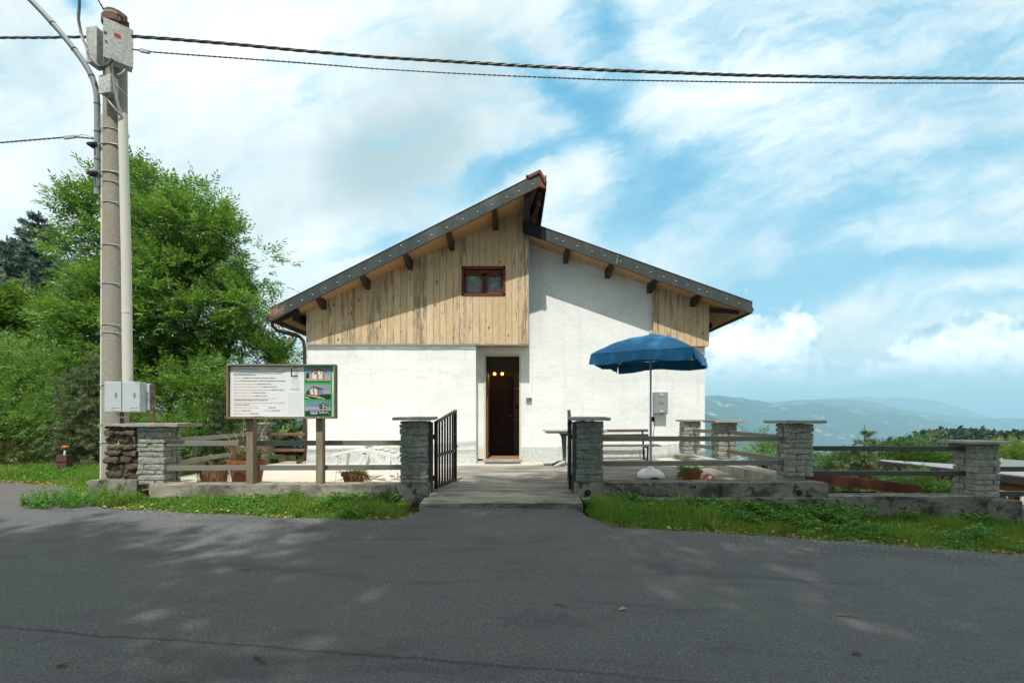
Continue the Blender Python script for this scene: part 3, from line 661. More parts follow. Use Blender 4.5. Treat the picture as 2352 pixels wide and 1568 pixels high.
# doorway
DF = MB(); y0 = 11.485
DF.box(-.665, -.625, y0, 11.79, .575, 3.075); DF.box(.175, .215, y0, 11.79, .575, 3.075); DF.box(-.625, .175, y0, 11.79, 3.04, 3.075)
DF = hb('door_frame', DF, M_frame, bevel=.004)
b = MB(); b.box(-.70, .25, 11.44, 11.80, .50, .578); b.build('door_sill', M_curbl, H, bevel=.004)
b = MB(); b.box(-.63, -.585, 11.68, 12.46, .60, 2.66); b.box(-.584, -.575, 11.72, 12.40, .62, .74); b.box(-.584, -.575, 11.74, 12.38, 1.0, 2.55)
DL = hb('door_leaf', b, M_leafdoor, bevel=.006); M_brass = simple('brass', (.5, .33, .1), .1, 8, .35, .8)
for z in (1.6, .7, 2.35): b = MB(); b.box(-.637, -.628, 11.655, 11.69, z, z+.12); b.build('hinge', M_brass, DL)
b = MB(); b.box(-.625, .175, 11.70, 11.73, 2.665, 3.04)
for k in range(10): b.box(-.615+k*.08, -.545+k*.08, 11.688, 11.699, 2.69, 3.02)
hb('transom', b, M_hallwood)
# hall
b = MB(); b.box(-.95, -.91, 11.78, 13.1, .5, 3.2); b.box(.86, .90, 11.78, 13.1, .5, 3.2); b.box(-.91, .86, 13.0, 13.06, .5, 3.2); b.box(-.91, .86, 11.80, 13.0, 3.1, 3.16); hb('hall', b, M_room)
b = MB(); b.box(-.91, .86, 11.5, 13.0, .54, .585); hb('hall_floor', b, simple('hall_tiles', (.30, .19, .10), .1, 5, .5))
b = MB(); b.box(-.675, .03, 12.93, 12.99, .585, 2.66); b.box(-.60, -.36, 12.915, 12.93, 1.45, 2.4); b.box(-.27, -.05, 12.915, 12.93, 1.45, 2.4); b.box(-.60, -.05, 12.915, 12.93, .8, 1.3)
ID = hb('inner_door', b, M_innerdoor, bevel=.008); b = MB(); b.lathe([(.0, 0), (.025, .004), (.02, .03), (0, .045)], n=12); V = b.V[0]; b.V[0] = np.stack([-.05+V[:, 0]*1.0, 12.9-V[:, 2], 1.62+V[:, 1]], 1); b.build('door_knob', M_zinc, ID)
b = MB(); b.bar((.10, 12.94, 1.86), (.22, 12.94, 1.86), .03, .08); hb('light_switch', b, M_black)
for z in (1.52, 2.34): b = MB(); b.bar((.06, 12.9, z), (.5, 12.9, z), .14, .02); hb('shelf', b, M_alu)
M_glow = bpy.data.materials.new('lantern_glass'); M_glow.use_nodes = True; M_glow.node_tree.nodes.clear(); q = G(M_glow.node_tree)
cc = q.n('ShaderNodeTexCoord').outputs['Object']; e = q.n('ShaderNodeEmission', {0: q.mix(q.step(q.voro(cc, 40), .1, .4), (1, .72, .28), (1, .30, .04)), 1: 5.0}); q.L.new(e.outputs[0], q.n('ShaderNodeOutputMaterial').inputs[0])

# things fixed to or near the front of the house
for k, (px, lab) in enumerate(((1136, 'left lit glass lantern glowing orange inside the open doorway'), (1153.5, 'right lit glass lantern glowing orange inside the open doorway'))):
    x, y, z = P(px, 858.5, 12.35); t = thing('hall_lantern', lab, 'lantern', (x, y, z-.06), 'lanterns in the hall')
    b = MB(); b.lathe([(.0, -.035), (.028, -.033), (.038, 0), (.03, .033), (0, .035)], (x, y, z), 12); b.build('lamp_glass', M_glow, t)
    b = MB(); b.box(x-.055, x+.055, y-.05, y+.05, z+.040, z+.055); b.tube([(x, y, z+.05), (x, y, 3.1)], .006, 6); b.box(x-.05, x+.05, y-.05, y+.05, z-.05, z-.038)
    for sx in (-1, 1): b.box(x+sx*.045-.004, x+sx*.045+.004, y-.05, y-.042, z-.04, z+.045); b.build('metal_frame', M_black, t)
    ld = bpy.data.lights.new('lantern_light', 'POINT'); ld.energy = 1.0; ld.color = (1, .6, .25); ld.shadow_soft_size = .05; lo = bpy.data.objects.new('lantern_light', ld); scn.collection.objects.link(lo); lo.location = (x, y-.12, z-.05)
x0, _, z0 = P(1209, 927, 11.46); x1, _, z1 = P(1221, 913, 11.46)
t = thing('door_intercom', 'small grey intercom panel on the wall right of the open door', 'intercom', (.5*(x0+x1), 11.5, z0))
b = MB(); b.box(x0, x1, 11.45, 11.498, z0+.06, z1); b.box(x0-.004, x1+.004, 11.41, 11.498, z1-.015, z1+.004); b.build('housing', M_alu, t, bevel=.003); b = MB(); b.box(x0+.02, x1-.02, 11.444, 11.451, z0+.085, z0+.11); b.build('name_strip', M_whitepl, t); b = MB(); b.box(x1-.035, x1-.012, 11.442, 11.452, z1-.055, z1-.03); b.build('button', M_black, t)
x0, _, z0 = P(1503.5, 950, 11.33); x1, _, z1 = P(1534.5, 900, 11.33)
t = thing('meter_box', 'galvanised meter cabinet mounted on the white wall behind the parasol pole', 'meter box', (.5*(x0+x1), 11.5, z0))
M_meter = simple('dull_grey_sheet', (.27, .31, .31), .1, 9, .5, .2)
b = MB(); b.box(x0, x1, 11.34, 11.498, z0, z1); b.build('housing', M_meter, t, bevel=.004)
b = MB(); b.box(x0+.012, x1-.012, 11.328, 11.34, z0+.012, z1-.012); DR = b.build('door', M_meter, t, bevel=.004)
b = MB(); b.box(x0+.11, x1-.11, 11.322, 11.329, .5*(z0+z1)-.02, .5*(z0+z1)+.02); b.build('lock_plate', simple('faded_orange_plate', (.35, .14, .05), .1, 8, .6), DR)
for zz in (z0+.05, z0+.075, z1-.08, z1-.055): b = MB(); b.bar((x0+.12, 11.322, zz), (x1-.12, 11.322, zz), .02, .012); b.build('vent_louvre', M_whitepl, DR)
b = MB(); b.grid(30, 12, lambda a, c: np.stack([-.62+a*.82, 10.95+c*.42, patio_z(a*0, 11+c*0)+.018+.003*np.sin(a*90)*np.cos(c*30)], 1)); b.box(-.62, .20, 10.95, 11.37, .5, .528)
tag(b.build('doormat', simple('grey_doormat', (.10, .10, .095), .3, 30, .95), base=True), 'thin grey doormat lying at the foot of the open front door', 'doormat')
# ================================================================== FENCE, PILLARS, GATES
def pillar(x0, x1, y0, y1, z0, z1, m_, label, seed, over=.085, capt=.05, caprect=None, tilt=0.0):
    t = thing('stone_pillar', label, 'stone pillar', ((x0+x1)/2, (y0+y1)/2, z0), 'stone pillars along the fence')
    r = random.Random(seed); b = MB(); z = z0; k = 0
    while z < z1-.02:
        h = min(r.uniform(.050, .104), z1-z)
        if z1-z-h < .035: h = z1-z
        w_ = x1-x0; d = y1-y0; g_ = .0055
        n = r.choice([1, 2, 2, 2]); cuts = [x0]+sorted([x0+w_*(r.uniform(.22, .38) if (k % 2) else r.uniform(.62, .8))][:n-1])+[x1]
        if n == 2 and r.random() < .25: cuts = [x0, x0+w_*r.uniform(.2, .3), x0+w_*r.uniform(.65, .8), x1]
        for i in range(len(cuts)-1):
            ya = y0+r.uniform(-.012, .010); xa = cuts[i]+(g_ if i else r.uniform(-.010, .008)); xb = cuts[i+1]-(g_ if i < len(cuts)-2 else r.uniform(-.008, .010))
            b.rock(xa, xb, ya, ya+d*.48, z+g_, z+h-g_, .024, .010, .008, seed*50+k*7+i)
        yc = r.uniform(.4, .6)*d
        for (ya, yb) in ((y0+d*.49, y0+d*.75-g_), (y0+d*.75, y1+r.uniform(-.006, .008))): b.rock(x0+r.uniform(-.010, .008), x1+r.uniform(-.008, .010), ya, yb, z+g_, z+h-g_, .03, .010, .008, seed*51+k*3+int(ya*100))
        z += h; k += 1
    b.build('shaft', m_, t, smooth=True)
    b = MB(); b.box(x0+.02, x1-.02, y0+.02, y1-.02, z0, z1-.005); b.build('mortar_core', M_mortar, t)
    c = caprect or (x0-over, x1+over, y0-over, y1+over); b = MB(); b.rock(c[0], c[1], c[2], c[3], z1+.002, z1+capt, .04, .0045, .006, seed+900)
    if tilt:
        for V in b.V: V[:, 2] += tilt*(V[:, 1]-c[2])
    b.build('cap_slab', M_cap, t, smooth=True); return t
pillar(-1.53, -1.165, 6.60, 6.96, .64, 1.497, M_stone, 'dark grey stone pillar left of the entrance path, holding the open left gate leaf', 1, capt=.042, tilt=.035)
pillar(.905, 1.275, 6.72, 7.06, .645, 1.492, M_stone, 'dark stacked stone pillar right of the entrance path beside the edge-on gate leaf', 2, capt=.045, tilt=.04)
pillar(3.955, 4.305, 6.90, 7.25, .70, 1.455, M_pale, 'grey stone pillar at the front right corner of the patio behind the parasol base', 3, over=.12, capt=.045)
pillar(3.85, 4.20, 9.0, 9.35, .775, 1.455, M_pale, 'middle stone pillar of the patio side fence, seen left of the corner pillar', 4, over=.11, capt=.05)
pillar(3.72, 4.07, 10.42, 10.77, .775, 1.475, M_pale, 'rear stone pillar of the side fence close to the white house wall', 5, over=.06, capt=.04)
pillar(6.60, 6.95, 6.88, 7.23, .40, 1.165, M_pale, 'lowest stone pillar far right, with a broad thin slab on top', 6, over=.13, capt=.04)
pillar(-5.27, -4.90, 6.80, 7.16, .59, 1.41, M_pale, 'sunlit pale stone pillar beside the brown stone block under the meter cabinet', 7, capt=.05, caprect=(-5.42, -4.64, 6.70, 7.26))
pillar(-5.93, -5.57, 10.8, 11.16, .50, 1.40, M_pale, 'sunlit pillar at the rear left of the patio behind the signboard post', 8, over=.09, capt=.05)
# brown block under the meter cabinet
t = thing('field_stone_block', 'brown rough field stone block at the foot of the concrete pole', 'stone wall', (-5.58, 7.1, .5), None)
b = MB(); r = random.Random(5); z = .66
while z < 1.40:
    h = min(r.uniform(.07, .14), 1.42-z); x = -5.88
    while x < -5.30:
        w_ = r.uniform(.14, .30); x2 = min(x+w_, -5.28); b.rock(x+.006, x2-.004, 6.95+r.uniform(-.03, .03), 7.3, z+.006, z+h-.006, .022, .022, .03, int(x*100+z*1000)); x = x2
    z += h
b.build('rubble_stones', M_brown, t, smooth=True); b = MB(); b.box(-5.84, -5.30, 7.0, 7.34, .3, 1.40); b.build('mortar_core', M_mortar, t)
b = MB(); b.rock(-5.92, -5.43, 6.90, 7.36, 1.415, 1.452, .04, .005, .008, 77); b.build('cap_slab', M_cap, t, smooth=True); b = MB(); b.rock(-6.02, -5.30, 6.82, 7.40, .30, .655, .05, .01, .02, 78); b.build('footing', M_curb, t, smooth=True)

M_curbm = mat('weathered_curb', conc((.20, .185, .14), (.36, .33, .265), .6, .5), rough=.95)
def wall_piece(name, label, parts, m_, loc):
    t = thing(name, label, 'low wall', loc, 'low concrete walls under the fence'); b = MB(); b.rock(*parts[0], .06, .007, .012, int(abs(loc[0])*10)); b.build('wall_body', m_, t, smooth=True)
    for p in parts[1:]: b = MB(); b.rock(*p, .06, .010, .015, int(abs(loc[0])*13)); b.build('footing', M_curb, t, smooth=True)
wall_piece('low_wall', 'pale concrete curb under the fence left of the gate, carrying the signboard posts', [(-4.98, -1.60, 6.62, 6.97, .28, .618)], M_curbm, (-3.2, 6.8, .3))
wall_piece('low_wall', 'short concrete block under the left gate pillar', [(-1.585, -1.145, 6.57, 6.98, .28, .636)], M_curb, (-1.36, 6.8, .3))
wall_piece('low_wall', 'dark stained concrete wall with moss between the gate and the corner pillar', [(.87, 4.36, 6.66, 7.02, .30, .642), (.94, 4.48, 6.50, 6.70, .18, .445)], M_curb, (2.6, 6.8, .3))
wall_piece('low_wall', 'mossy lower concrete wall between the corner pillar and the lowest pillar', [(4.365, 6.62, 6.66, 7.02, -.1, .45), ], M_curb, (5.5, 6.8, 0))
wall_piece('low_wall', 'square concrete block under the lowest pillar at far right', [(6.54, 7.02, 6.64, 7.28, -.2, .395), ], M_curb, (6.8, 6.8, 0))
wall_piece('low_wall', 'lowest stretch of concrete wall cut by the right picture edge', [(7.03, 11.5, 6.70, 7.06, -.5, .27), ], M_curb, (9, 6.8, 0))
t = wall_piece('low_wall', 'pale concrete curb along the right side of the patio under the side fence', [(3.82, 4.26, 7.03, 11.42, -.1, .70)], M_curbl, (4.05, 9.2, .5))
wall_piece('low_wall', 'low curb on the left side of the patio under the slanting rails', [(-5.98, -5.40, 7.3, 11.2, .1, .50)], M_curbl, (-5.7, 9.2, .3))
t = thing('drain_hole', 'round dark drain opening in the concrete wall right of the gate', 'drain', (1.02, 6.655, .5)); b = MB()
b.lathe([(.0, .0), (.038, .0), (.044, .012), (.040, .014), (.0, .016)], n=16); V = b.V[0]; b.V[0] = np.stack([1.04+V[:, 0], 6.655-V[:, 2], .505+V[:, 1]], 1); b.build('pipe_mouth', M_black, t)
t2 = dup(t, (3.93, 6.655, .50), 'round dark drain opening in the concrete wall below the corner pillar')

def span(label, rails, m_, group='metal fence spans', s=.036):
    mid = np.mean([np.mean(r_, axis=0) for r_ in rails], axis=0); t = thing('fence_span', label, 'fence', (mid[0], mid[1], min(min(a[2], c[2]) for a, c in rails)-.3), group)
    for a, c in rails: b = MB(); b.bar(a, c, .035, .072); b.build('rail', m_, t, bevel=.004)
    return t
span('left front fence span of two steel rails running behind the signboard posts', [((-5.02, 6.86, 1.172), (-1.50, 6.82, 1.185)), ((-4.98, 6.86, .822), (-1.50, 6.82, .840))], M_rail)
span('front fence span of two grey rails right of the gate before the bench', [((1.25, 6.95, 1.235), (4.10, 7.06, 1.235)), ((1.25, 6.95, .878), (4.10, 7.06, .885))], M_rail)
span('dark rails between the corner pillar and the lowest pillar at far right', [((4.25, 7.08, 1.090), (6.78, 7.05, 1.090)), ((4.25, 7.08, .728), (6.78, 7.05, .728))], M_raildk)
span('dark rails leaving the lowest pillar towards the right picture edge', [((6.90, 7.06, .790), (10.5, 7.05, .790)), ((6.90, 7.06, .43), (10.5, 7.05, .43))], M_raildk)
span('side fence rails between corner pillar and middle pillar', [((4.03, 7.2, 1.245), (4.03, 9.1, 1.28)), ((4.03, 7.2, .905), (4.03, 9.1, .925))], M_rail)
span('side fence rails between middle pillar and rear pillar', [((4.0, 9.3, 1.28), (3.92, 10.5, 1.28)), ((4.0, 9.3, .96), (3.92, 10.5, .96))], M_rail)
span('slanting left side rails receding from the sunlit pillar towards the trees', [((-5.0, 7.1, 1.20), (-5.72, 10.85, 1.20)), ((-5.0, 7.1, .86), (-5.72, 10.85, .84))], M_rail)
span('rusty rear rails between the rear left pillar and the house corner', [((-5.60, 11.0, 1.185), (-4.72, 11.0, 1.185)), ((-5.60, 11.0, .825), (-4.72, 11.0, .825))], M_rust)

def gate(label, post, hinge, free, zt0, zt1, zb, hs):
    t = thing('iron_gate', label, 'gate', (hinge[0], hinge[1], zb), 'gate leaves'); hinge = np.array(hinge); free = np.array(free); d = free-hinge; L = np.linalg.norm(d); d = d/L; nrm = (-d[1], d[0], 0)
    pt = lambda s, z: (hinge[0]+d[0]*s, hinge[1]+d[1]*s, z); ztop = lambda s: zt0+(zt1-zt0)*s/L
    b = MB()
    b.bar(pt(.022, zb), pt(.022, ztop(.02)), .045, .045, nrm); b.bar(pt(L-.022, zb), pt(L-.022, ztop(L)), .045, .045, nrm)
    b.bar(pt(0, zt0), pt(L, zt1), .05, .03); b.bar(pt(.04, zb+.03), pt(L-.04, zb+.03), .03, .05); b.bar(pt(.04, zb+.47), pt(L-.04, zb+.50), .03, .045); b.build('frame', M_black, t, bevel=.003)
    for k in range(6): s = .04+(L-.08)*(k+1)/7; b = MB(); b.bar(pt(s, zb+.03), pt(s, ztop(s)-.01), .024, .024, nrm); b.build('bar', M_black, t)
    b = MB(); b.bar((post[0], post[1], .46), (post[0], post[1], post[2]), .05, .05, (0, 1, 0)); b.build('post', M_raildk, t, bevel=.003)
    for z in (zb+.16, zt0-.20): b = MB(); b.bar((post[0], post[1], z), pt(.0, z), .03, .07); b.tube([pt(-.02, z-.10), pt(-.02, z+.05)], .014, 8); b.build('hinge', M_black, t)
    b = MB(); b.bar(pt(L-.16, zt0-.19), pt(L+.01, zt0-.19), .02, .02); b.bar(pt(L-.03, zb+.53), pt(L+.02, zb+.57), .05, .03); b.build('latch', M_black, t)
gate('black barred iron gate leaf swung inward from the left pillar, seen at an angle', (-1.137, 6.80, 1.475), (-1.085, 6.86, 0), (-.905, 7.77, 0), 1.467, 1.655, .525, 1)
gate('black iron gate leaf opened edge-on against the right gate pillar', (.875, 6.83, 1.48), (.825, 6.86, 0), (.915, 7.78, 0), 1.467, 1.655, .525, -1)
b = MB(); b.bar((.87, 6.90, 1.235), (1.0, 6.95, 1.235), .03, .07); b.bar((.87, 6.9, .88), (1.0, 6.95, .88), .03, .07)
tag(b.build('post_bracket', M_raildk, base=True), 'pair of short steel brackets tying the gate post to the right pillar', 'bracket')

# ================================================================== SIGNBOARD
SY = 6.60
S = thing('signboard', 'white building-works notice board in a grey timber frame on two posts', 'signboard', (-3.1, 6.66, .62))
sx0, sx1, sz0, sz1 = -3.88, -2.402, 1.545, 2.262
b = MB(); b.box(sx0, sx1, 6.56, 6.66, sz1-.022, sz1); b.box(sx0, sx1, 6.56, 6.66, sz0-.022, sz0); b.box(sx0, sx0+.022, 6.56, 6.66, sz0, sz1-.022); b.box(sx1-.022, sx1, 6.56, 6.66, sz0, sz1-.022); b.box(sx0+.022, sx1-.022, 6.62, 6.655, sz0, sz1-.022)
b.build('frame', M_oldwood, S, bevel=.003)
for x in (-3.665, -2.705): b = MB(); b.box(x, x+.092, 6.662, 6.77, .612, sz1-.04); b.build('post', M_oldwood, S, bevel=.004)
M_panel = simple('white_printed_panel', (.76, .77, .75), .02, 3, .35, bump=0)
b = MB(); b.box(sx0+.03, sx1-.03, 6.606, 6.619, sz0+.006, sz1-.03); PN = b.build('panel', M_panel, S)
def ink(name, c): return mat('ink_'+name, color=c, rough=.5)
I_red = ink('red', (.62, .11, .06)); I_blk = ink('black', (.03, .03, .035)); I_gry = ink('grey', (.22, .22, .22)); I_grn = ink('green', (.02, .42, .09)); I_lg = ink('light_grey', (.62, .63, .62)); I_line = ink('line', (.62, .62, .62))
tu = lambda px: sx0+.012+(px-35)/2300*(sx1-sx0-.02)          # zoomed photo pixels -> board
tv = lambda py: sz1-(py-40)/1100*(sz1-sz0+.022)
def text(s_, x, z, size, m_, name='lettering', y=6.6045, align='LEFT', bold=0.0, width=None):
    c = bpy.data.curves.new(name, 'FONT'); c.body = s_; c.size = size; c.extrude = .0004; c.offset = bold; c.align_x = align; c.materials.append(m_)
    o = bpy.data.objects.new(name, c); scn.collection.objects.link(o); o.parent = PN; L = LOC[PN.name]; o.location = (x-L[0], y-L[1], z-L[2]); o.rotation_euler = (math.pi/2, 0, 0); return o
def fit(o, width):
    bpy.context.view_layer.update(); wdt = o.dimensions[0]
    if wdt > 0: o.scale = (width/wdt, 1, 1)
rows = [(132, 'COMUNE: ', 'BAGNOLO P.TE Località Montoso', 260, 680), (190, 'LAVORI DI: ', 'RISTRUTTURAZIONE EDILIZIA DI EDIFICIO ABITATIVO DI TIPO PLURIFAMILIARE', 275, 1250), (219, '', 'CON OPERE DI MIGLIORAMENTO STRUTTURALE - EFFICIENTAMENTO ENERGETICO', 138, 1185), (250, '', 'RIQUALIFICAZIONE ARCHITETTONICA', 138, 610),
        (312, 'TITOLO EDILIZIO: ', 'PERMESSO DI COSTRUIRE N. 2023/13 DEL 07/04/2023', 352, 1035), (370, "PROPRIETA': ", 'PEROTTI GRAZIANO CALLISTO - CROCHETTI PATRIZIA MARIA - CENTAURO VINNA', 288, 1255), (432, 'PROGETTISTA OPERE ARCHITETTONICHE: ', 'SEIMANDI Geom. LUCA', 655, 945),
        (490, 'DIRETTORE DEI LAVORI OPERE ARCHITETTONICHE: ', 'SEIMANDI Geom. LUCA', 775, 1065), (550, 'PROGETTISTA ISOLAMENTO INVOLUCRO OPACO E TRASPARENTE: ', 'ISOARDI Arch.PAOLA', 960, 1225), (610, 'PROGETTISTA IMPIANTO TERMICO: ', 'ISOARDI Arch.PAOLA', 575, 840), (672, 'PROGETTISTA OPERE STRUTTURALI: ', 'ISOARDI Arch. PAOLA', 590, 858),
        (732, 'IMPRESA ESECUTRICE OPERE EDILI E COIBENTAZIONE SUPERFICI OPACHE:', '', 1065, 1065), (763, '', 'COSTRUZIONI EDILIZIE FERRERO FRANCO - SALUZZO (CN)', 138, 868), (822, 'IMPRESA ESECUTRICE OPERE IDRAULICHE, IDROSANITARIE ED IMPIANTO DI RISCALDAMENTO:', '', 1258, 1258), (855, '', 'AAR IMPIANTI - BARGE (CN)', 138, 485),
        (912, 'IMPRESA ESECUTRICE OPERE ELETTRICHE: ', 'BARGE (CN)', 890, 1045), (973, 'INIZIO LAVORI: ', 'MAGGIO 2023', 325, 500), (1035, 'RESPONSABILE DEI LAVORI: ', 'COMMITTENZA', 490, 682), (1095, 'RESPONSABILE DELLA SICUREZZA: ', 'SEIMANDI Geom. LUCA', 585, 868)]
for py, a_, c_, xs, xe in rows:
    z = tv(py+9)
    if a_: o = text(a_, tu(138), z, .0135, I_red, 'red_lettering'); fit(o, tu((xs if c_ and c_ != 'BARGE (CN)' else (xe if not c_ else 680))-6)-tu(138))
    if c_: o = text(c_, tu(xs), z, .0135, I_blk, 'black_lettering', bold=.0004); fit(o, tu(xe)-tu(xs))
o = text('PROVINCIA: ', tu(800), tv(141), .0135, I_red, 'red_lettering'); fit(o, tu(945)-tu(800)); o = text('CUNEO', tu(955), tv(141), .0135, I_blk, 'black_lettering', bold=.0004); fit(o, tu(1045)-tu(955))
o = text('FINE LAVORI: ', tu(795), tv(982), .0135, I_red, 'red_lettering'); fit(o, tu(955)-tu(795)); o = text('GIUGNO 2024', tu(968), tv(982), .0135, I_blk, 'black_lettering', bold=.0004); fit(o, tu(1140)-tu(968))
b = MB()
for py in (275, 335, 395, 457, 517, 577, 638, 695, 790, 880, 940, 998, 1060): b.box(tu(138), tu(1272), 6.6050, 6.6058, tv(py), tv(py)+.0012)
b.build('ruling', I_line, PN)
o = text('GEOMETRA', tu(1470), tv(110), .013, I_blk, 'heading', align='CENTER', bold=.0006)
b = MB(); b.box(tu(1370), tu(1398), 6.6045, 6.6055, tv(292), tv(125)); b.box(tu(1398), tu(1520), 6.6045, 6.6055, tv(292), tv(264)); b.build('logo_letter', I_blk, PN)
for off, m_, yy in ((.0042, I_gry, 6.6042), (-.0012, M_panel, 6.6034)): o = text('S', tu(1492), tv(262), .112, m_, 'logo_letter', y=yy, align='CENTER', bold=off)
for py, s_, m_ in ((320, 'LUCA SEIMANDI', I_blk), (352, 'STUDIO TECNICO', I_lg), (381, 'SEIMANDI GEOM. LUCA', I_lg), (410, 'VIA CARLO COSTANZO, 31', I_lg), (440, '12032 BARGE (CN)', I_lg), (470, 'P.I. 02536350045', I_lg), (498, 'TEL. 339 1788425', I_lg), (528, 'Mail: luca.seimandi@libero.it', I_gry), (557, 'Pec: luca.seimandi@geopec.it', I_gry)):
    o = text(s_, tu(1465), tv(py+8), .012, m_, 'address_line', align='CENTER')
b = MB(); b.box(tu(1308), tu(1625), 6.6050, 6.6058, tv(1055), tv(610)); b.build('blank_box', ink('pale', (.68, .70, .68)), PN)
b = MB(); b.box(tu(1655), tu(2262), 6.6030, 6.6055, tv(1100), tv(92)); b.build('green_field', I_grn, PN)
cols = {k: ink(k, c) for k, c in dict(sky1=(.36, .36, .36), sky2=(.25, .30, .35), wall=(.75, .68, .52), wood=(.30, .12, .05), roof=(.06, .055, .06), dk=(.03, .035, .03), grn=(.07, .08, .04), ston=(.42, .36, .27), blue=(.16, .24, .34), wl2=(.36, .38, .37)).items()}
def pic(py0, py1, polys, sky_, ground_):
    b = MB(); mats = []
    def pol(pts, m_, k):
        if m_ not in mats: mats.append(m_)
        y = 6.6026-.0003*k; b.add([(tu(x), y, tv(z)) for x, z in pts], [tuple(range(len(pts)-1, -1, -1))], mats.index(m_))
    H_ = py1-py0; hz = py0+H_*.5
    pol([(1675, py0), (2232, py0), (2232, hz), (1675, hz)], cols[sky_], 0); pol([(1675, hz), (2232, hz), (2232, py1), (1675, py1)], cols[ground_], 0)
    for k, (c, pts) in enumerate(polys): pol(pts, cols[c], k+1)
    b.build('picture', mats, PN)
pic(125, 405, [('sky1', [(1675, 220), (2232, 240), (2232, 350), (1675, 350)]), ('dk', [(1700, 230), (1735, 190), (1770, 240), (1765, 320), (1690, 320)]), ('wall', [(1828, 205), (1965, 150), (2095, 200), (2095, 330), (1830, 330)]), ('wood', [(1850, 225), (1950, 160), (1950, 245), (1850, 230)]), ('wood', [(2055, 190), (2092, 205), (2092, 330), (2055, 330)]),
              ('roof', [(1790, 205), (1975, 128), (2140, 190), (2135, 205), (1975, 148), (1795, 218)]), ('dk', [(1938, 240), (1965, 240), (1965, 330), (1938, 330)]), ('dk', [(2003, 190), (2030, 195), (2030, 220), (2003, 215)]), ('ston', [(1730, 345), (2230, 345), (2230, 372), (1730, 372)]), ('ston', [(1735, 325), (1765, 325), (1765, 380), (1735, 380)]), ('ston', [(1900, 330), (1925, 330), (1925, 380), (1900, 380)]), ('ston', [(2000, 330), (2025, 330), (2025, 380), (2000, 380)]), ('ston', [(2115, 330), (2140, 330), (2140, 380), (2115, 380)])], 'sky2', 'grn')
pic(445, 748, [('sky1', [(1675, 560), (2232, 560), (2232, 640), (1675, 640)]), ('dk', [(1700, 600), (1740, 545), (1780, 600), (1760, 660), (1700, 660)]), ('wall', [(1800, 545), (1860, 500), (1945, 560), (1945, 665), (1805, 650)]), ('blue', [(1970, 560), (2060, 560), (2055, 640), (1975, 665)]), ('wood', [(1940, 550), (1972, 560), (1972, 662), (1940, 665)]), ('wood', [(1845, 510), (1875, 510), (1875, 600), (1845, 600)]), ('roof', [(1770, 545), (1855, 480), (2070, 530), (2060, 550), (1950, 545), (1860, 498), (1780, 556)]),
              ('dk', [(1860, 600), (1880, 600), (1880, 655), (1860, 655)]), ('ston', [(1690, 650), (1990, 690), (2100, 735), (2100, 748), (1700, 668)]), ('ston', [(1890, 650), (1905, 650), (1905, 710), (1890, 710)]), ('ston', [(1962, 680), (1985, 680), (1985, 740), (1962, 740)]), ('ston', [(2065, 715), (2090, 715), (2090, 748), (2065, 748)]), ('wall', [(1690, 690), (1790, 735), (1820, 748), (1690, 715)])], 'sky2', 'dk')
pic(790, 1090, [('sky1', [(1675, 900), (2232, 900), (2232, 980), (1675, 980)]), ('wl2', [(1965, 880), (2060, 830), (2150, 890), (2145, 1030), (1985, 1030)]), ('dk', [(1985, 880), (2055, 850), (2055, 890), (1985, 900)]), ('dk', [(2085, 860), (2115, 870), (2115, 890), (2085, 890)]), ('dk', [(1985, 905), (2055, 900), (2055, 945), (1985, 945)]), ('dk', [(2080, 915), (2135, 915), (2135, 940), (2080, 940)]), ('dk', [(2000, 970), (2050, 970), (2050, 1000), (2000, 1000)]), ('dk', [(2070, 970), (2135, 970), (2135, 1000), (2070, 1000)]),
               ('roof', [(1955, 872), (2065, 815), (2185, 880), (2175, 892), (2065, 830), (1965, 885)]), ('blue', [(1770, 960), (1960, 950), (1960, 1010), (1780, 1015)]), ('wl2', [(1795, 1015), (1950, 1015), (1950, 1050), (1795, 1050)]), ('roof', [(1690, 1050), (1760, 960), (1790, 960), (1720, 1060)]), ('ston', [(2150, 985), (2215, 1050), (2215, 1065), (2140, 1000)])], 'blue', 'dk')

bpy.context.view_layer.update()
for o in [o for o in bpy.data.objects if o.type == 'FONT']:        # lettering as real mesh
    me = bpy.data.meshes.new_from_object(o.evaluated_get(bpy.context.evaluated_depsgraph_get())); nm = o.name.split('.')[0]; mw = (o.location.copy(), o.rotation_euler.copy(), o.scale.copy())
    cu = o.data; bpy.data.objects.remove(o); bpy.data.curves.remove(cu); n_ = bpy.data.objects.new(nm, me); scn.collection.objects.link(n_); n_.parent = PN; n_.location, n_.rotation_euler, n_.scale = mw

# ================================================================== CONCRETE POLE AND CABINETS
pc = P(265, 965, 7.62); PX = pc[0]
T = thing('utility_pole', 'tall speckled concrete utility pole with cream conduits, behind the brown stone block', 'utility pole', (PX, 7.62, .3))
b = MB(); b.tube([(PX, 7.62, .3), (PX, 7.62, 7.85)], [.172, .150], 28); b.build('shaft', M_pole, T, smooth=True)
b = MB(); b.tube([(PX, 7.62, 7.70), (PX, 7.62, 7.80)], .175, 24); b.tube([(PX, 7.62, 7.80), (PX, 7.62, 7.90)], [.15, .135], 24); b.box(PX+.14, PX+.24, 7.50, 7.56, 7.70, 7.80); b.tube([(PX+.20, 7.43, 7.75), (PX+.20, 7.62, 7.75)], .022, 8); b.build('top_collar', M_rust, T, smooth=False)
xl = P(232, 0, 7.60)[0]+.068; b = MB(); b.tube([(xl, 7.60, .35), (xl+.02, 7.60, 6.28)], .068, 16); CD = b.build('conduit', M_pvc, T, smooth=True)
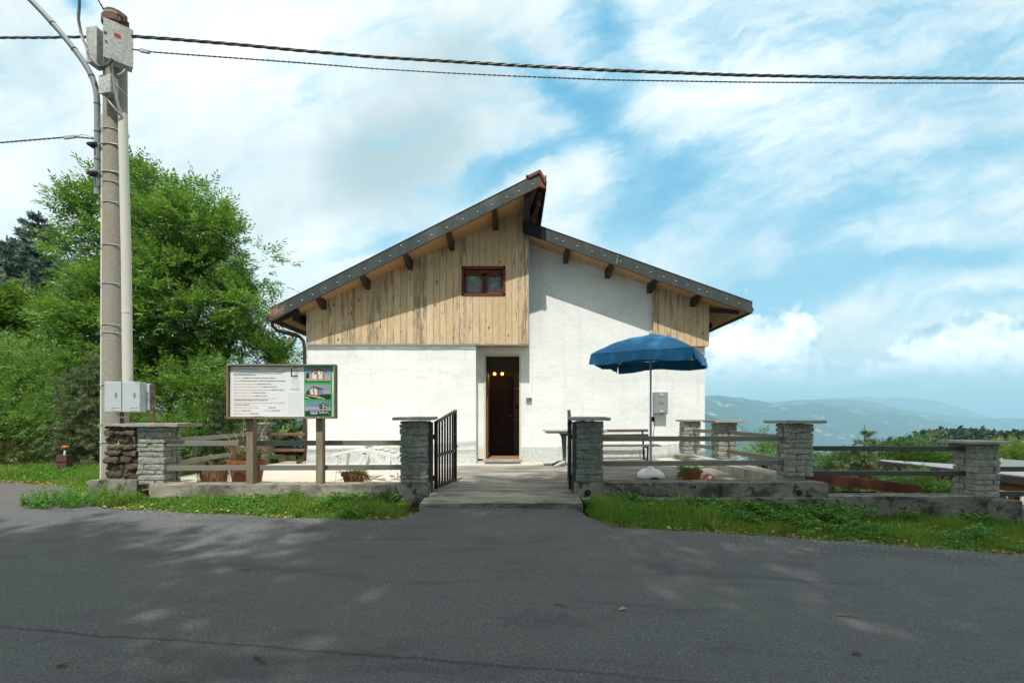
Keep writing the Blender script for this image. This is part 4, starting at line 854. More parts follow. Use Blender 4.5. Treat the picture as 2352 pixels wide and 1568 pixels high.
xr = P(291, 0, 7.50)[0]; b = MB(); b.tube([(P(293.5, 0, 7.5)[0], 7.50, 1.9), (P(290, 0, 7.5)[0], 7.50, 4.0), (P(282, 0, 7.5)[0], 7.50, 6.25)], [.068, .066, .062], 18); b.tube([(P(291.5, 0, 7.5)[0], 7.50, 3.16), (P(291.5, 0, 7.5)[0], 7.50, 3.18)], .071, 16); b.build('conduit', M_pvc, T, smooth=True)
for z in (1.16, 2.05, 2.86, 2.98, 3.62, 4.22, 4.88, 5.20, 5.35, 5.78, 6.02):
    b = MB(); n = 40; pts = []
    for k in range(n+1):
        th_ = math.pi*2*k/n; cx = PX-.005; pts.append((cx+math.cos(th_)*(.18+.050*(abs(math.cos(th_))**3)*(1 if z < 5.9 else .1)), 7.62+math.sin(th_)*(.172-.022*(z-.3)/7.55+.0045), z+.004*math.sin(th_*2)))
    b.tube(pts, .006 if z not in (5.35, 5.78) else .011, 5, caps=False); b.build('steel_band', M_alu, T, smooth=True)
for z in (5.34, 5.79): b = MB(); b.box(PX-.32, PX-.20, 7.50, 7.60, z-.03, z+.03); b.box(PX-.30, PX-.22, 7.44, 7.66, z-.045, z-.01); b.build('arm_clamp', M_black, T)
def rotbox(bm, c, wd, dp, ht, ang):
    R_ = Matrix.Rotation(ang, 3, 'Z'); v = []
    for sz in (-1, 1):
        for sx, sy in ((-1, -1), (1, -1), (1, 1), (-1, 1)): p = R_ @ Vector((sx*wd/2, sy*dp/2, 0)); v.append((c[0]+p.x, c[1]+p.y, c[2]+sz*ht/2))
    bm.add(v, [(3, 2, 1, 0), (4, 5, 6, 7), (0, 1, 5, 4), (1, 2, 6, 5), (2, 3, 7, 6), (3, 0, 4, 7)])
def zbox(label, pL, pR, z0, z1, dp, plate=True):
    a = np.array(pL[:2]); c = np.array(pR[:2]); d = c-a; L = np.linalg.norm(d); ang = math.atan2(d[1], d[0]); nrm = np.array((-d[1], d[0]))/L; mid = (a+c)/2+nrm*dp/2
    t = thing('junction_box', label, 'electrical box', (mid[0], mid[1], z0), 'zinc boxes on the pole'); b = MB(); rotbox(b, (mid[0], mid[1], (z0+z1)/2), L-.012, dp-.02, z1-z0-.012, ang); b.build('housing', M_galv, t, bevel=.004)
    b = MB(); m2 = (a+c)/2+nrm*.008; rotbox(b, (m2[0], m2[1], (z0+z1)/2), L, .02, z1-z0, ang); LD = b.build('lid', M_galv, t, bevel=.003)
    if plate:
        m3 = (a+c)/2-nrm*.004-d*.04; b = MB(); rotbox(b, (m3[0], m3[1], z0+(z1-z0)*.68), .075, .006, .05, ang); b.build('warning_plate', simple('red_plate', (.5, .05, .03), .1, 9, .5), LD)
        m3 = a-nrm*.004+d*.06; b = MB(); rotbox(b, (m3[0], m3[1], z0+(z1-z0)*.62), .022, .008, .03, ang); rotbox(b, (m3[0]+.01, m3[1], z0+(z1-z0)*.42), .03, .008, .008, ang); b.build('lock', M_black, LD)
    return t
zbox('large zinc junction box with a small red plate at the pole top', (-6.105, 7.22, 0), (-5.845, 7.46, 0), 6.93, 7.52, .17)
zbox('tilted narrow zinc junction box on the left side of the pole top', (-6.485, 7.36, 0), (-6.30, 7.33, 0), 6.94, 7.48, .20, False)
zbox('smallest zinc box under the two big boxes on the pole', (-6.27, 7.33, 0), (-6.06, 7.29, 0), 6.45, 6.73, .14, False)
def cable(name, label, pts, rad, m_, twist=0, strands=1, cat='cable', pitch=.35, group=None):
    pts = np.array(pts, float); L = np.concatenate([[0], np.cumsum(np.linalg.norm(np.diff(pts, axis=0), axis=1))]); n = max(12, int(L[-1]/(.045 if strands > 1 else .08))); s_ = np.linspace(0, L[-1], n)
    def cr(k):   # smooth interpolation through the points
        from numpy import interp
        y = interp(s_, L, pts[:, k]); ker = np.hanning(9); ker /= ker.sum()
        for _ in range(3 if len(pts) > 2 else 0): yp = np.pad(y, 4, mode='reflect', reflect_type='odd'); y = np.convolve(yp, ker, 'valid')
        return y
    c = np.stack([cr(k) for k in range(3)], 1); b = MB(); t_ = np.gradient(c, axis=0); t_ /= np.linalg.norm(t_, axis=1)[:, None]; up = np.array((0, 0, 1.0)) if abs(t_[0][2]) < .85 else np.array((0, 1.0, 0))
    A = np.cross(t_, up); A /= np.linalg.norm(A, axis=1)[:, None]; Bv = np.cross(A, t_)
    for k in range(strands):
        ph = 2*math.pi*k/strands+s_/pitch*2*math.pi; o = (A*np.cos(ph)[:, None]+Bv*np.sin(ph)[:, None])*(rad*1.05 if strands > 1 else 0); b.tube(c+o, rad, 6)
    return tag(b.build(name, m_, smooth=True, base=True), label, cat, group)
M_cab1 = mat('cable_sheath', color=(.10, .10, .085), rough=.30, spec=.6); M_cabl = mat('pale_cable_sheath', color=(.40, .40, .37), rough=.4)
def sagp(p, q_, sag, n=26): p = np.array(p); q_ = np.array(q_); return [tuple(p+(q_-p)*k/n-np.array((0, 0, sag*4*(k/n)*(1-k/n)))) for k in range(n+1)]
A0 = P(303, 84, 7.38); 
cable('power_cable', 'thick twisted power cable crossing the sky from the pole to the right', [A0]+[P(x, y, 7.4+.00035*(x-318)) for x, y in ((391, 90), (560, 104), (682, 116), (860, 131), (1030, 141), (1176, 150), (1400, 162), (1700, 173), (2000, 178.5), (2352, 181), (2700, 179), (3300, 165), (4200, 120))], .0125, M_cab1, strands=3, pitch=.62, group='overhead cables')
cable('telephone_cable', 'thin twisted cable strung just below the thick power cable', [P(x, y, 7.4+.00035*(x-318)) for x, y in ((304, 114), (335, 119), (500, 131), (682, 144), (860, 158), (1030, 168), (1176, 175), (1400, 184), (1700, 189), (2000, 191), (2352, 191), (2700, 187), (3300, 172), (4200, 130))], .0065, M_cab1, strands=2, pitch=.16, group='overhead cables')
cable('power_cable', 'thick twisted cable entering from the left at the height of the zinc boxes', [P(x, y, Y) for x, y, Y in ((-900, 60, 8.6), (-400, 80, 8.2), (0, 87, 7.9), (100, 87, 7.75), (205, 85, 7.6), (245, 84, 7.6))], .0105, M_cab1, strands=3, pitch=.62, group='overhead cables')
cable('telephone_cable', 'lower left twisted cable clamped to the lamp pipe', [P(x, y, Y) for x, y, Y in ((-600, 380, 8.4), (0, 328, 7.7), (60, 323, 7.65), (120, 318, 7.62), (170, 314, 7.6), (225, 320, 7.58))], .0075, M_cab1, strands=2, pitch=.16, group='overhead cables')
t = thing('cable_clamp', 'small dark clamp gripping the lower left cable near the pole', 'clamp', P(158, 316, 7.6)); b = MB(); b.bar(P(147, 317, 7.6), P(172, 314, 7.6), .03, .04); b.tube([P(172, 313, 7.6), P(190, 309, 7.6), P(222, 318, 7.58)], .006, 6); b.build('clamp_body', M_alu, t)
t = thing('cable_clamp', 'pale cable clamp on the thin cable right of the zinc boxes', 'clamp', P(330, 118, 7.4)); b = MB(); b.bar(P(322, 116, 7.4), P(343, 120, 7.42), .04, .045); b.bar(P(312, 114, 7.4), P(343, 121, 7.42), .015, .02); b.build('clamp_body', M_alu, t)
cable('guy_wire', 'thin dark wire tied to the rusty collar on the pole top', [P(200, -60, 7.5), P(222, -2, 7.52), P(237, 20, 7.55), P(251, 42, 7.58)], .008, M_black, strands=2, pitch=.12, group='overhead cables')
cable('feeder_cable', 'loose cable bundle hanging from above to the smallest zinc box', [P(x, y, Y) for x, y, Y in ((182, -60, 7.3), (183, 5, 7.3), (179, 40, 7.3), (184, 75, 7.3), (199, 112, 7.28), (214, 143, 7.28), (231, 162, 7.28), (244, 160, 7.26), (254, 146, 7.25), (257, 136, 7.28))], .011, M_cab1, strands=3, pitch=1.1, group='feeder cables on the pole')
cable('feeder_cable', 'pale cable looping from the smallest zinc box into the right conduit', [P(x, y, Y) for x, y, Y in ((241, 212, 7.38), (243, 228, 7.36), (256, 242, 7.35), (270, 255, 7.35), (280, 268, 7.42), (285, 275, 7.48))], .014, M_cabl, group='feeder cables on the pole')
cable('feeder_cable', 'grey cable running straight down from the large zinc box to the right conduit', [P(x, y, Y) for x, y, Y in ((254, 136, 7.3), (257, 180, 7.33), (262, 210, 7.36), (272, 245, 7.4), (280, 270, 7.45))], .022, M_alu, group='feeder cables on the pole')
cable('feeder_cable', 'thin white wires curving around the pole below the boxes', [P(x, y, Y) for x, y, Y in ((250, 184, 7.36), (262, 190, 7.35), (275, 203, 7.37), (286, 214, 7.42), (292, 222, 7.5))], .009, M_cabl, group='feeder cables on the pole')
cable('feeder_cable', 'dark cable loop hanging under the right corner of the large box', [P(x, y, Y) for x, y, Y in ((289, 150, 7.44), (287, 165, 7.4), (279, 173, 7.38), (262, 175, 7.36)) ], .013, M_cabl, group='feeder cables on the pole')
# lamp arm
b = MB(); L_ = thing('lamp_arm', 'grey steel lamp pipe clamped left of the concrete pole, curving out of the picture top', 'lamp post', P(222, 445, 7.55))
pts = [P(223, 447, 7.56), P(223.5, 330, 7.55), P(223.5, 250, 7.54)]
cp = [(223, 218), (220, 197), (211, 174), (197, 149), (175, 119), (147, 84), (113, 45), (78, 8), (40, -30), (-20, -85)]
arc = [P(x, y, 7.54-.0016*(223-x)) for x, y in cp]; arr = np.array(pts+arc); L = np.concatenate([[0], np.cumsum(np.linalg.norm(np.diff(arr, axis=0), axis=1))]); s_ = np.linspace(0, L[-1], 70); c = np.stack([np.interp(s_, L, arr[:, k]) for k in range(3)], 1)
for _ in range(2): c[2:-2] = (c[:-4]+c[1:-3]+c[2:-2]+c[3:-1]+c[4:])/5
b.tube(c, .041, 14); b.build('pipe', simple('grey_lamp_pipe', (.27, .31, .31), .12, 5, .5, .1), L_, smooth=True)
b = MB()
for i in range(2, 68, 8): b.tube([c[i]-(c[i+1]-c[i])*.06, c[i]+(c[i+1]-c[i])*.06], .047, 10)
b.build('cable_tie', M_black, L_)
# grey cabinet on the stone block
Cb = thing('meter_cabinet', 'grey two-door meter cabinet standing on iron legs above the brown stones', 'meter cabinet', (-5.62, 7.1, 1.45))
x0, x1, x2 = -5.885, -5.635, -5.375; z0, z1 = 1.62, 2.06
b = MB(); b.box(x0+.01, x1, 7.0, 7.12, z0+.005, z1-.005); b.box(x1+.003, x2-.01, 7.0, 7.12, z0+.005, z1-.005); b.box(x1-.1, x2+.03, 7.12, 7.25, z0+.03, z1-.02); b.build('housing', M_cab, Cb, bevel=.008)
for (a, c_, sh) in ((x0, x1-.006, .06), (x1+.006, x2, .06)):
    b = MB(); b.box(a, c_, 6.975, 6.999, z0, z1); DR = b.build('door', M_cab, Cb, bevel=.006)
    b = MB(); b.box(c_-.085, c_-.062, 6.955, 6.976, z0+.23, z0+.285); b.build('handle', M_alu, DR, bevel=.006); b = MB(); b.box(c_-.13, c_-.02, 6.970, 6.976, z0+.02, z0+.024); b.box(c_-.13, c_-.02, 6.970, 6.976, z0+.062, z0+.066); b.box(c_-.134, c_-.13, 6.970, 6.976, z0+.026, z0+.062); b.build('embossed_plate', M_cab, DR)
for x in (-5.78, -5.315): b = MB(); b.bar((x, 7.16, 1.44), (x, 7.16, 2.05 if x > -5.5 else 1.64), .035, .035, (0, 1, 0)); b.build('leg', M_rust, Cb)
b = MB(); b.tube([(-5.67+.085*math.cos(k*math.pi/12), 7.05, 1.63-.09*math.sin(k*math.pi/12)) for k in range(13)], .013, 8); b.build('cable_loop', M_cabl, Cb, smooth=True)

# ================================================================== PATIO FURNITURE
ux, uy = 2.31, 8.05; U_ = thing('parasol', 'blue square canvas parasol with short valance on a thin grey pole', 'parasol', (ux, uy, .70))
p_, q_ = 1.054, .313; CR = [(ux-p_, uy-q_), (ux+q_, uy-p_), (ux+p_, uy+q_), (ux-q_, uy+p_)]; zr_, za = 2.552, 2.92
b = MB()
def ptop(s, t_, i, dz=0):
    a0 = np.array(CR[i]); a1 = np.array(CR[(i+1) % 4]); e = a0[None]+(a1-a0)[None]*t_[:, None]; c0 = np.array((ux, uy)); xy = c0+(e-c0)*s[:, None]
    sagv = .045*np.sin(np.pi*t_)*s**2; z = za-(za-zr_)*(.35*s+.65*s**2.1)+sagv*.35+.004*np.sin(xy[:, 0]*17+xy[:, 1]*11); return np.stack([xy[:, 0], xy[:, 1], z+dz], 1)
for i in range(4): b.grid(20, 24, lambda s, t_: ptop(s, t_, i))
CN = b.build('canopy', M_umb, U_, smooth=True)
for i in range(4):
    a0 = np.array(CR[i]); a1 = np.array(CR[(i+1) % 4]); nrm = np.array(((a1-a0)[1], -(a1-a0)[0])); nrm /= np.linalg.norm(nrm); b = MB()
    def fv(t_, d):
        e = a0[None]+(a1-a0)[None]*t_[:, None]; wv = (.012*np.sin(t_*31+i)+.010*np.sin(t_*57+i*2))*d; z = zr_+.016*np.sin(np.pi*t_)-d*(.165+.02*np.sin(t_*9+i*3)); o = nrm[None]*(wv+.02*d-.005*(1-d))[:, None]
        return np.stack([e[:, 0]+o[:, 0], e[:, 1]+o[:, 1], z], 1)
    b.grid(60, 8, fv); b.build('valance', M_umb, CN, smooth=True)
b = MB(); b.tube([(ux, uy, .60), (ux, uy, 1.55)], .021, 12); b.tube([(ux, uy, 1.5), (ux, uy, 2.94)], .017, 12); b.build('pole', M_alu, U_, smooth=True)
b = MB(); b.lathe([(.0, 2.93), (.03, 2.93), (.032, 2.95), (.02, 2.965), (.035, 2.98), (0, 2.995)], (ux, uy, 0), 14); b.build('finial', M_whitepl, U_, smooth=True)
b = MB(); b.box(ux+.015, ux+.06, uy-.03, uy+.02, 1.48, 1.56); b.tube([(ux+.05, uy, 1.50), (ux+.075, uy, 1.46), (ux+.045, uy, 1.3), (ux+.04, uy, 1.05)], .005, 6); b.build('crank', M_black, U_)
for cx_, cy_ in CR: b = MB(); b.tube([(ux, uy, 2.72), ((ux+cx_)/2, (uy+cy_)/2, 2.74), (cx_+(ux-cx_)*.02, cy_+(uy-cy_)*.02, zr_-.01)], .006, 6); b.build('rib', M_alu, U_)
Bs = thing('umbrella_stand', 'white moulded plastic parasol base standing on the patio', 'parasol base', (ux, uy, .53)); b = MB(); n = 48
prof = [(.0, .0), (.215, .0), (.232, .02), (.230, .07), (.21, .095), (.15, .145), (.05, .17), (.045, .2), (.03, .22), (.0, .22)]
k = len(prof); V = []
for r_, z in prof:
    for j in range(n): th_ = 2*math.pi*j/n; sq = 1/(max(abs(math.cos(th_)), abs(math.sin(th_)))**.45); e = r_*(sq if r_ > .12 else 1)*.92; zz = .555+z+(.028 if (z < .01 and abs(math.cos(th_)) < .32 and r_ > .2) else 0); V.append((ux+e*math.cos(th_), uy+e*math.sin(th_), zz-.02))
b.add(V, [(i*n+j, i*n+(j+1) % n, (i+1)*n+(j+1) % n, (i+1)*n+j) for i in range(k-1) for j in range(n)]); b.build('base_shell', M_whitepl, Bs, smooth=True); b = MB(); b.box(ux-.055, ux+.055, uy-.262, uy-.2, .537, .567); b.build('handle_slot', M_black, Bs)
# bench
Bn = thing('slatted_bench', 'dark slatted wooden bench against the white wall behind the right front fence', 'bench', (2.6, 11.0, .57)); bx0, bx1 = 1.75, 3.32; M_slat = simple('grey_brown_slats', (.12, .095, .075), .3, 9, .7)
for k in range(4): b = MB(); b.bar((bx0, 10.74+k*.095, .925+.004*k), (bx1, 10.74+k*.095, .935+.004*k), .08, .022); b.build('seat_slat', M_slat, Bn)
for z, y in ((1.155, 11.16), (1.265, 11.19)): b = MB(); b.bar((bx0-.05, y, z-.01), (bx1-.17, y, z), .022, .065); b.build('back_slat', M_slat, Bn)
for x in (1.98, 3.02):
    z0 = patio_z(np.array([x]), np.array([11.0]))[0]
    b = MB(); b.bar((x, 10.78, z0), (x+.01, 10.78, .915), .035, .03, (0, 1, 0)); b.bar((x, 10.78, .90), (x, 11.10, .91), .03, .04); b.bar((x, 11.05, z0), (x, 11.20, 1.29), .035, .035, (0, 1, 0)); b.bar((x, 10.78, z0+.04), (x, 11.08, z0+.04), .025, .025); b.build('leg', M_black, Bn)
# table
Tb = thing('patio_table', 'grey plastic garden table behind the right gate leaf', 'table', (1.35, 10.2, .53)); M_tab = simple('grey_green_plastic', (.40, .43, .40), .08, 5, .5); M_tabd = simple('dark_table_foot', (.10, .11, .11), .1, 5, .5)
b = MB(); b.rock(.665, 1.95, 9.85, 10.55, 1.272, 1.305, .2, 0, .01, 3); b.box(.71, 1.90, 9.9, 10.5, 1.232, 1.272); b.build('tabletop', M_tab, Tb, bevel=.006)
for x in (1.10, 1.62):
    b = MB(); pr = [(x-.13, 1.24), (x+.14, 1.24), (x+.05, 1.17), (x+.04, .60), (x-.02, .60), (x-.055, 1.12), (x-.08, 1.19)][::-1]; b.prism(pr, 10.16, 10.24); b.build('leg', M_tabd, Tb, bevel=.01)
    sg = -1 if x < 1.3 else 1
    for yy in (9.98, 10.42): b = MB(); v0 = (x, 10.2, .60); b.tube([(x, 10.2, .62), (x+sg*.10, yy+(10.2-yy)*.3, .60), (x+sg*.24, yy, .545)], [.045, .04, .018], 8); b.build('foot', M_tab if yy < 10.2 else M_tabd, Tb, smooth=True)
# white reclining garden chair with footrest
Ch = thing('garden_lounger', 'white plastic folding garden chair with footrest, partly behind the left gate pillar', 'garden chair', (-2.4, 8.1, .52)); zp = .52
PK = [0]
def plank(name, pts, wd, th_, par=Ch):
    b = MB(); PK[0] += 1; oy = ((PK[0]*5) % 11-5)*.0023; pts = [(p[0]+oy*.3, p[1]+oy, p[2]+oy*.25) for p in pts]
    along = abs(pts[0][0]-pts[1][0]) < 1e-6 and name in ('slat', 'headrest')
    for a, c_ in zip(pts[:-1], pts[1:]): b.bar(a, c_, th_ if not along else wd, wd if not along else th_, (0, 0, 1) if along else (0, 1, 0))
    return b.build(name, M_whitepl, par, bevel=.006)
C3 = lambda px, py, Y: P(px, py, Y)
for Y, dxx in ((7.85, 0), (8.40, 0)):
    s = 7.85/Y; f3 = lambda x, z: (x, Y, z)
    plank('leg', [f3(-2.32, 1.09), f3(-1.99, zp)], .03, .075); plank('leg', [f3(-2.34, 1.08), f3(-2.62, zp)], .03, .055)
    plank('armrest', [f3(-2.42, 1.10), f3(-2.20, 1.105), f3(-1.78, 1.12)], .05, .035)
    plank('leg', [f3(-1.62, .86), f3(-1.50, zp)], .03, .05); plank('rear_brace', [f3(-2.25, .70), f3(-1.55, .80)], .025, .045)
    plank('footrest_leg', [f3(-2.84, .93), f3(-2.90, zp)], .03, .045)
    plank('footrest_side', [f3(-2.90, .935), f3(-2.58, 1.005), f3(-2.30, 1.0)], .03, .05); plank('seat_side', [f3(-2.30, 1.0), f3(-1.85, .90)], .03, .06)
    plank('back_side', [f3(-1.90, .90), f3(-1.45, 1.28), f3(-1.36, 1.36)], .03, .055)
for k in range(5): x = -2.86+k*.12; plank('slat', [(x, 7.86, .955+min(.06, (k*.02))), (x, 8.39, .955+min(.06, k*.02))], .075, .015).rotation_euler = (0, 0, 0)
for k in range(4): x = -2.22+k*.11; plank('slat', [(x, 7.86, .99-k*.022), (x, 8.39, .99-k*.022)], .02, .08)
for k in range(7): x = -1.82+k*.07; z = .965+k*.06; plank('slat', [(x, 7.86, z), (x, 8.39, z)], .02, .045)
plank('headrest', [(-1.40, 7.9, 1.33), (-1.40, 8.36, 1.33)], .03, .10)

# second folded chair part (lower shelf of a trolley chair)
# ================================================================== POTS, BALL, SMALL THINGS
def pot(label, c, r0, r1, h, m_=None, cat='plant pot', rim=True, name='terracotta_pot'):
    t = thing(name, label, cat, c, 'plant pots on the patio'); b = MB(); pr = [(0, 0), (r0, 0), (r0+(r1-r0)*.78, h*.78)]
    pr += [(r1*1.06, h*.79), (r1*1.08, h), (r1*.96, h), (r1*.92, h*.86)] if rim else [(r1, h), (r1*.93, h), (r1*.9, h*.86)]
    pr += [(0, h*.86)]; b.lathe(pr, c, 28); b.build('pot', m_ or M_terra, t, smooth=False, bevel=.004); return t
def stems(t, c, n, hgt, spread, rad, m_, name='dry_plant', seed=1, leaf=.03, droop=.3, leafn=6):
    r = np.random.default_rng(seed); b = MB()
    for k in range(n):
        a = r.uniform(0, 6.28); rr_ = rad*math.sqrt(r.uniform()); p0 = np.array((c[0]+rr_*math.cos(a), c[1]+rr_*math.sin(a), c[2])); hh = hgt*r.uniform(.35, 1); a2 = a+r.normal()*.6; sp = spread*r.uniform(.1, 1)
        pts = [p0+np.array((math.cos(a2)*sp*s*s, math.sin(a2)*sp*s*s, hh*(s-droop*s*s))) for s in (0, .35, .7, 1.0)]
        b.tube(pts, [.0035, .003, .002, .001], 3, caps=False)
        for j in range(leafn):
            s = r.uniform(.25, 1); q_ = np.array([np.interp(s, [0, .35, .7, 1], [pp[d] for pp in pts]) for d in range(3)]); d1 = r.normal(size=3); d1 /= np.linalg.norm(d1); d2 = np.cross(d1, r.normal(size=3)); d2 /= np.linalg.norm(d2); L = leaf*r.uniform(.5, 1.3)
            b.add([q_, q_+d1*L*.5+d2*L*.18, q_+d1*L, q_+d1*L*.5-d2*L*.18], np.array([[0, 1, 2, 3]]))
    return b.build(name, m_, t)
t = pot('large square-shouldered terracotta planter full of dry brown stems behind the signboard post', (-4.03, 7.35, .50), .19, .25, .40); stems(t, (-4.03, 7.35, .86), 170, .50, .28, .20, M_drystem, leaf=.03, seed=3); stems(t, (-4.03, 7.35, .86), 22, 1.0, .35, .15, leafmat('straw', (.40, .30, .16), (.55, .45, .28), tr=.1), 'tall_straw', seed=4, leaf=.04, leafn=2)
stems(t, (-3.93, 7.35, .86), 26, .42, .2, .1, M_ash2, 'green_shoots', seed=9, leaf=.055, leafn=6)
t = pot('low round planter like a stump with hanging dry moss, left of the large planter', (-4.55, 7.38, .50), .16, .20, .30, rim=False); b = MB(); r = random.Random(4)
for k in range(900): a = r.uniform(0, 6.28); rr_ = r.uniform(.2, .235); z = .5+r.uniform(0.02, .31); b.add([(-4.55+rr_*math.cos(a), 7.38+rr_*math.sin(a), z), (-4.55+rr_*math.cos(a+.03), 7.38+rr_*math.sin(a+.03), z+.005), (-4.55+rr_*1.03*math.cos(a+.04), 7.38+rr_*1.03*math.sin(a+.04), z-.06)], np.array([[0, 1, 2]]))
b.build('hanging_moss', M_drystem, t); stems(t, (-4.55, 7.38, .78), 26, .22, .22, .16, M_drystem, seed=14, leafn=1)
t = pot('small terracotta pot with trailing dead flowers in front of the white garden chair', (-2.36, 7.22, .50), .12, .175, .22); stems(t, (-2.36, 7.22, .69), 130, .10, .10, .16, M_grass, 'green_cushion', seed=5, leaf=.03, leafn=5)
stems(t, (-2.24, 7.14, .70), 150, .12, .16, .08, M_drystem, 'dead_flowers', seed=6, leaf=.028, droop=2.1, leafn=7)
t = pot('small terracotta pot with green herbs on the patio right of the parasol base', (2.93, 7.9, .535), .13, .168, .155); stems(t, (2.89, 7.88, .675), 90, .13, .18, .13, M_weed, 'herbs', seed=7, leaf=.035, leafn=6); stems(t, (2.77, 7.85, .655), 80, .10, .10, .05, M_drystem, 'dead_flowers', seed=8, leaf=.025, droop=2.6, leafn=6)
t = thing('toy_ball', 'red and white ball lying on the patio behind the right front wall', 'ball', (2.91, 7.15, .505)); b = MB(); n = 20
b.lathe([(.105*math.sin(math.pi*k/12)+.0001, .105-.105*math.cos(math.pi*k/12)) for k in range(13)], (2.91, 7.15, .505), 24)
b.build('ball_skin', mat('ball_pattern', lambda q, co: dict(c=q.mix(q.step(q.n('ShaderNodeSeparateColor', {0: q.voro(co, 14, out=1)}).outputs[0], .5, .52), (.5, .06, .03), (.75, .68, .60))), rough=.4), t, smooth=True)
# brown box on a post at the left verge, leaning rod
t = thing('brown_marker_box', 'brown sheet-metal box standing in the grass before the left bushes', 'metal box', (-8.490, 9.2, .45)); DXB = -.22; b = MB(); v = [(-8.630, 9.12, .40), (-8.430, 9.12, .40), (-8.430, 9.26, .40), (-8.630, 9.26, .40), (-8.595, 9.12, .845), (-8.405, 9.12, .845), (-8.405, 9.26, .845), (-8.595, 9.26, .845)]
b.add(v, [(3, 2, 1, 0), (4, 5, 6, 7), (0, 1, 5, 4), (1, 2, 6, 5), (2, 3, 7, 6), (3, 0, 4, 7)]); b.bar((-8.650, 9.11, .72), (-8.420, 9.11, .73), .01, .012); b.build('housing', simple('brown_sheet', (.10, .045, .035), .25, 8, .6), t, bevel=.004)
b = MB(); b.tube([(-8.500, 9.18, .845), (-8.490, 9.18, .93)], .016, 8); b.build('white_stub', M_whitepl, t); b = MB(); b.tube([(-8.490, 9.18, .93), (-8.420, 9.18, 1.30)], .013, 8); b.build('rod', M_copper, t); b = MB(); b.rock(-8.530, -8.430, 9.14, 9.22, .97, 1.02, .02, .01, .02, 5); b.build('orange_cap', simple('orange_tag', (.55, .17, .04), .1, 9, .6), t)
# ================================================================== ROAD DEBRIS
def on_road(px, py):
    Y = 4.0
    for _ in range(30):
        X = (px-CX)/F*Y; z = float(road_z(np.array([X]), np.array([Y]))[0]); Y = (EYE-z)*F/(py-CY)
    return X, Y, z
for px, py, L, an, lab in ((597, 1517, .10, -.35, 'brown broken twig lying on the road at the lower left'), (565, 1310, .10, -.2, 'small dark forked twig on the road at left'), (1968, 1504, .05, .1, 'short brown twig on the road at lower right'), (1290, 1392, .11, -.35, 'thin curved twig on the road near the middle'),
                          (1955, 1419, .16, -.2, 'long thin twig on the road at the right'), (143, 1532, .05, .1, 'tiny brown twig at the lower left corner of the road')):
    X, Y, z = on_road(px, py); b = MB(); rad = .006 if L < .12 and py > 1450 else .003; d = np.array((math.cos(an), math.sin(an)*1.5, 0))*L/2; p = np.array((X, Y, z+rad+.004))
    b.tube([p-d, p+(0, .012, .002), p+d*.6+(0, -.008, 0), p+d], [rad, rad, rad*.8, rad*.6], 6); b.tube([p+(0, .012, .002), p+d*.3+(0, .04, .004)], [rad*.6, rad*.3], 5); tag(b.build('twig', M_bark, base=True), lab, 'twig', 'twigs on the road')
X, Y, z = on_road(1430, 1400); b = MB(); b.add([(X-.028, Y-.015, z+.006), (X, Y-.02, z+.012), (X+.03, Y+.002, z+.008), (X+.004, Y+.026, z+.016), (X-.02, Y+.014, z+.007)], [(0, 1, 2, 3, 4)])
tag(b.build('fallen_leaf', M_dry, base=True), 'single pale yellow leaf lying on the open asphalt', 'leaf')

def scatter_flat(n, fx, size, seed, zoff, fold=.5):
    r = np.random.default_rng(seed); X, Y = fx(n, r); n = len(X); Z = np.maximum(terrain(X, Y), road_z(X, Y)*(Y < edge_y(X))-9*(Y >= edge_y(X)))+zoff
    a = r.uniform(0, 6.283, n); s = size*r.uniform(.4, 1.2, n); c = np.stack([X, Y, Z], 1); d1 = np.stack([np.cos(a), np.sin(a), r.uniform(-.2, .5, n)*fold*2], 1); d2 = np.stack([-np.sin(a), np.cos(a), r.uniform(-.5, .5, n)*fold*2], 1); s = s[:, None]
    v = np.stack([c-d1*s*.5, c+d2*s*.32+(0, 0, 1)*s*.12, c+d1*s*.5, c-d2*s*.32+(0, 0, 1)*s*.12], 1).reshape(-1, 3); return v, np.arange(4*n).reshape(-1, 4)
def verge_x(n, r, parts=((-9.5, -1.15, .5), (1.0, 9.5, .5))):
    k = r.random(n) < .5; X = np.where(k, r.uniform(-9.5, -1.2, n), r.uniform(1.0, 9.0, n)); return X
def back_y(X): return np.interp(X, [-14, -6.1, -6.0, -5.1, -5.0, -1.6, -1.59, -1.13, -1.1, .9, .95, 4.45, 4.5, 6.5, 6.6, 12], [9.6, 9.3, 6.9, 6.85, 6.64, 6.62, 6.56, 6.56, 6.0, 6.0, 6.52, 6.50, 6.66, 6.66, 6.66, 6.7])
def fx_verge(n, r):
    X = verge_x(n, r); e = edge_y(X); bk = back_y(X); keep = bk > e+.02; X = X[keep]; e = e[keep]; bk = bk[keep]; Y = e+(bk-e)*r.random(len(X)); return X, Y
def fx_edge(n, r):
    X = verge_x(n, r); X = np.where(r.random(n) < .06, r.uniform(-1.2, 1.3, n), X); Y = edge_y(X)+np.abs(r.normal(size=n))*.10-.03; k = vnoise(np.stack([X*2.5, X*0, X*0], 1), 14) > .38; return X[k], Y[k]
v, f_ = scatter_flat(2000, fx_edge, .05, 5, .022); b = MB(); b.add(v, f_); v, f_ = scatter_flat(600, fx_verge, .06, 6, .05); b.add(v, f_); tag(b.build('fallen_leaves', M_dry), 'dry brown fallen leaves strewn along the edge of the verge', 'leaf litter', kind='stuff')
def fx_grit(n, r):
    X = r.uniform(-8, 8.5, n); Y = edge_y(X)-r.exponential(.26, n)+.02; k = vnoise(np.stack([X*1.4, Y*1.2, X*0], 1), 44) > .34+.28*(X < -4)+.05*(np.abs(X-.1) < 1); return X[k], Y[k]
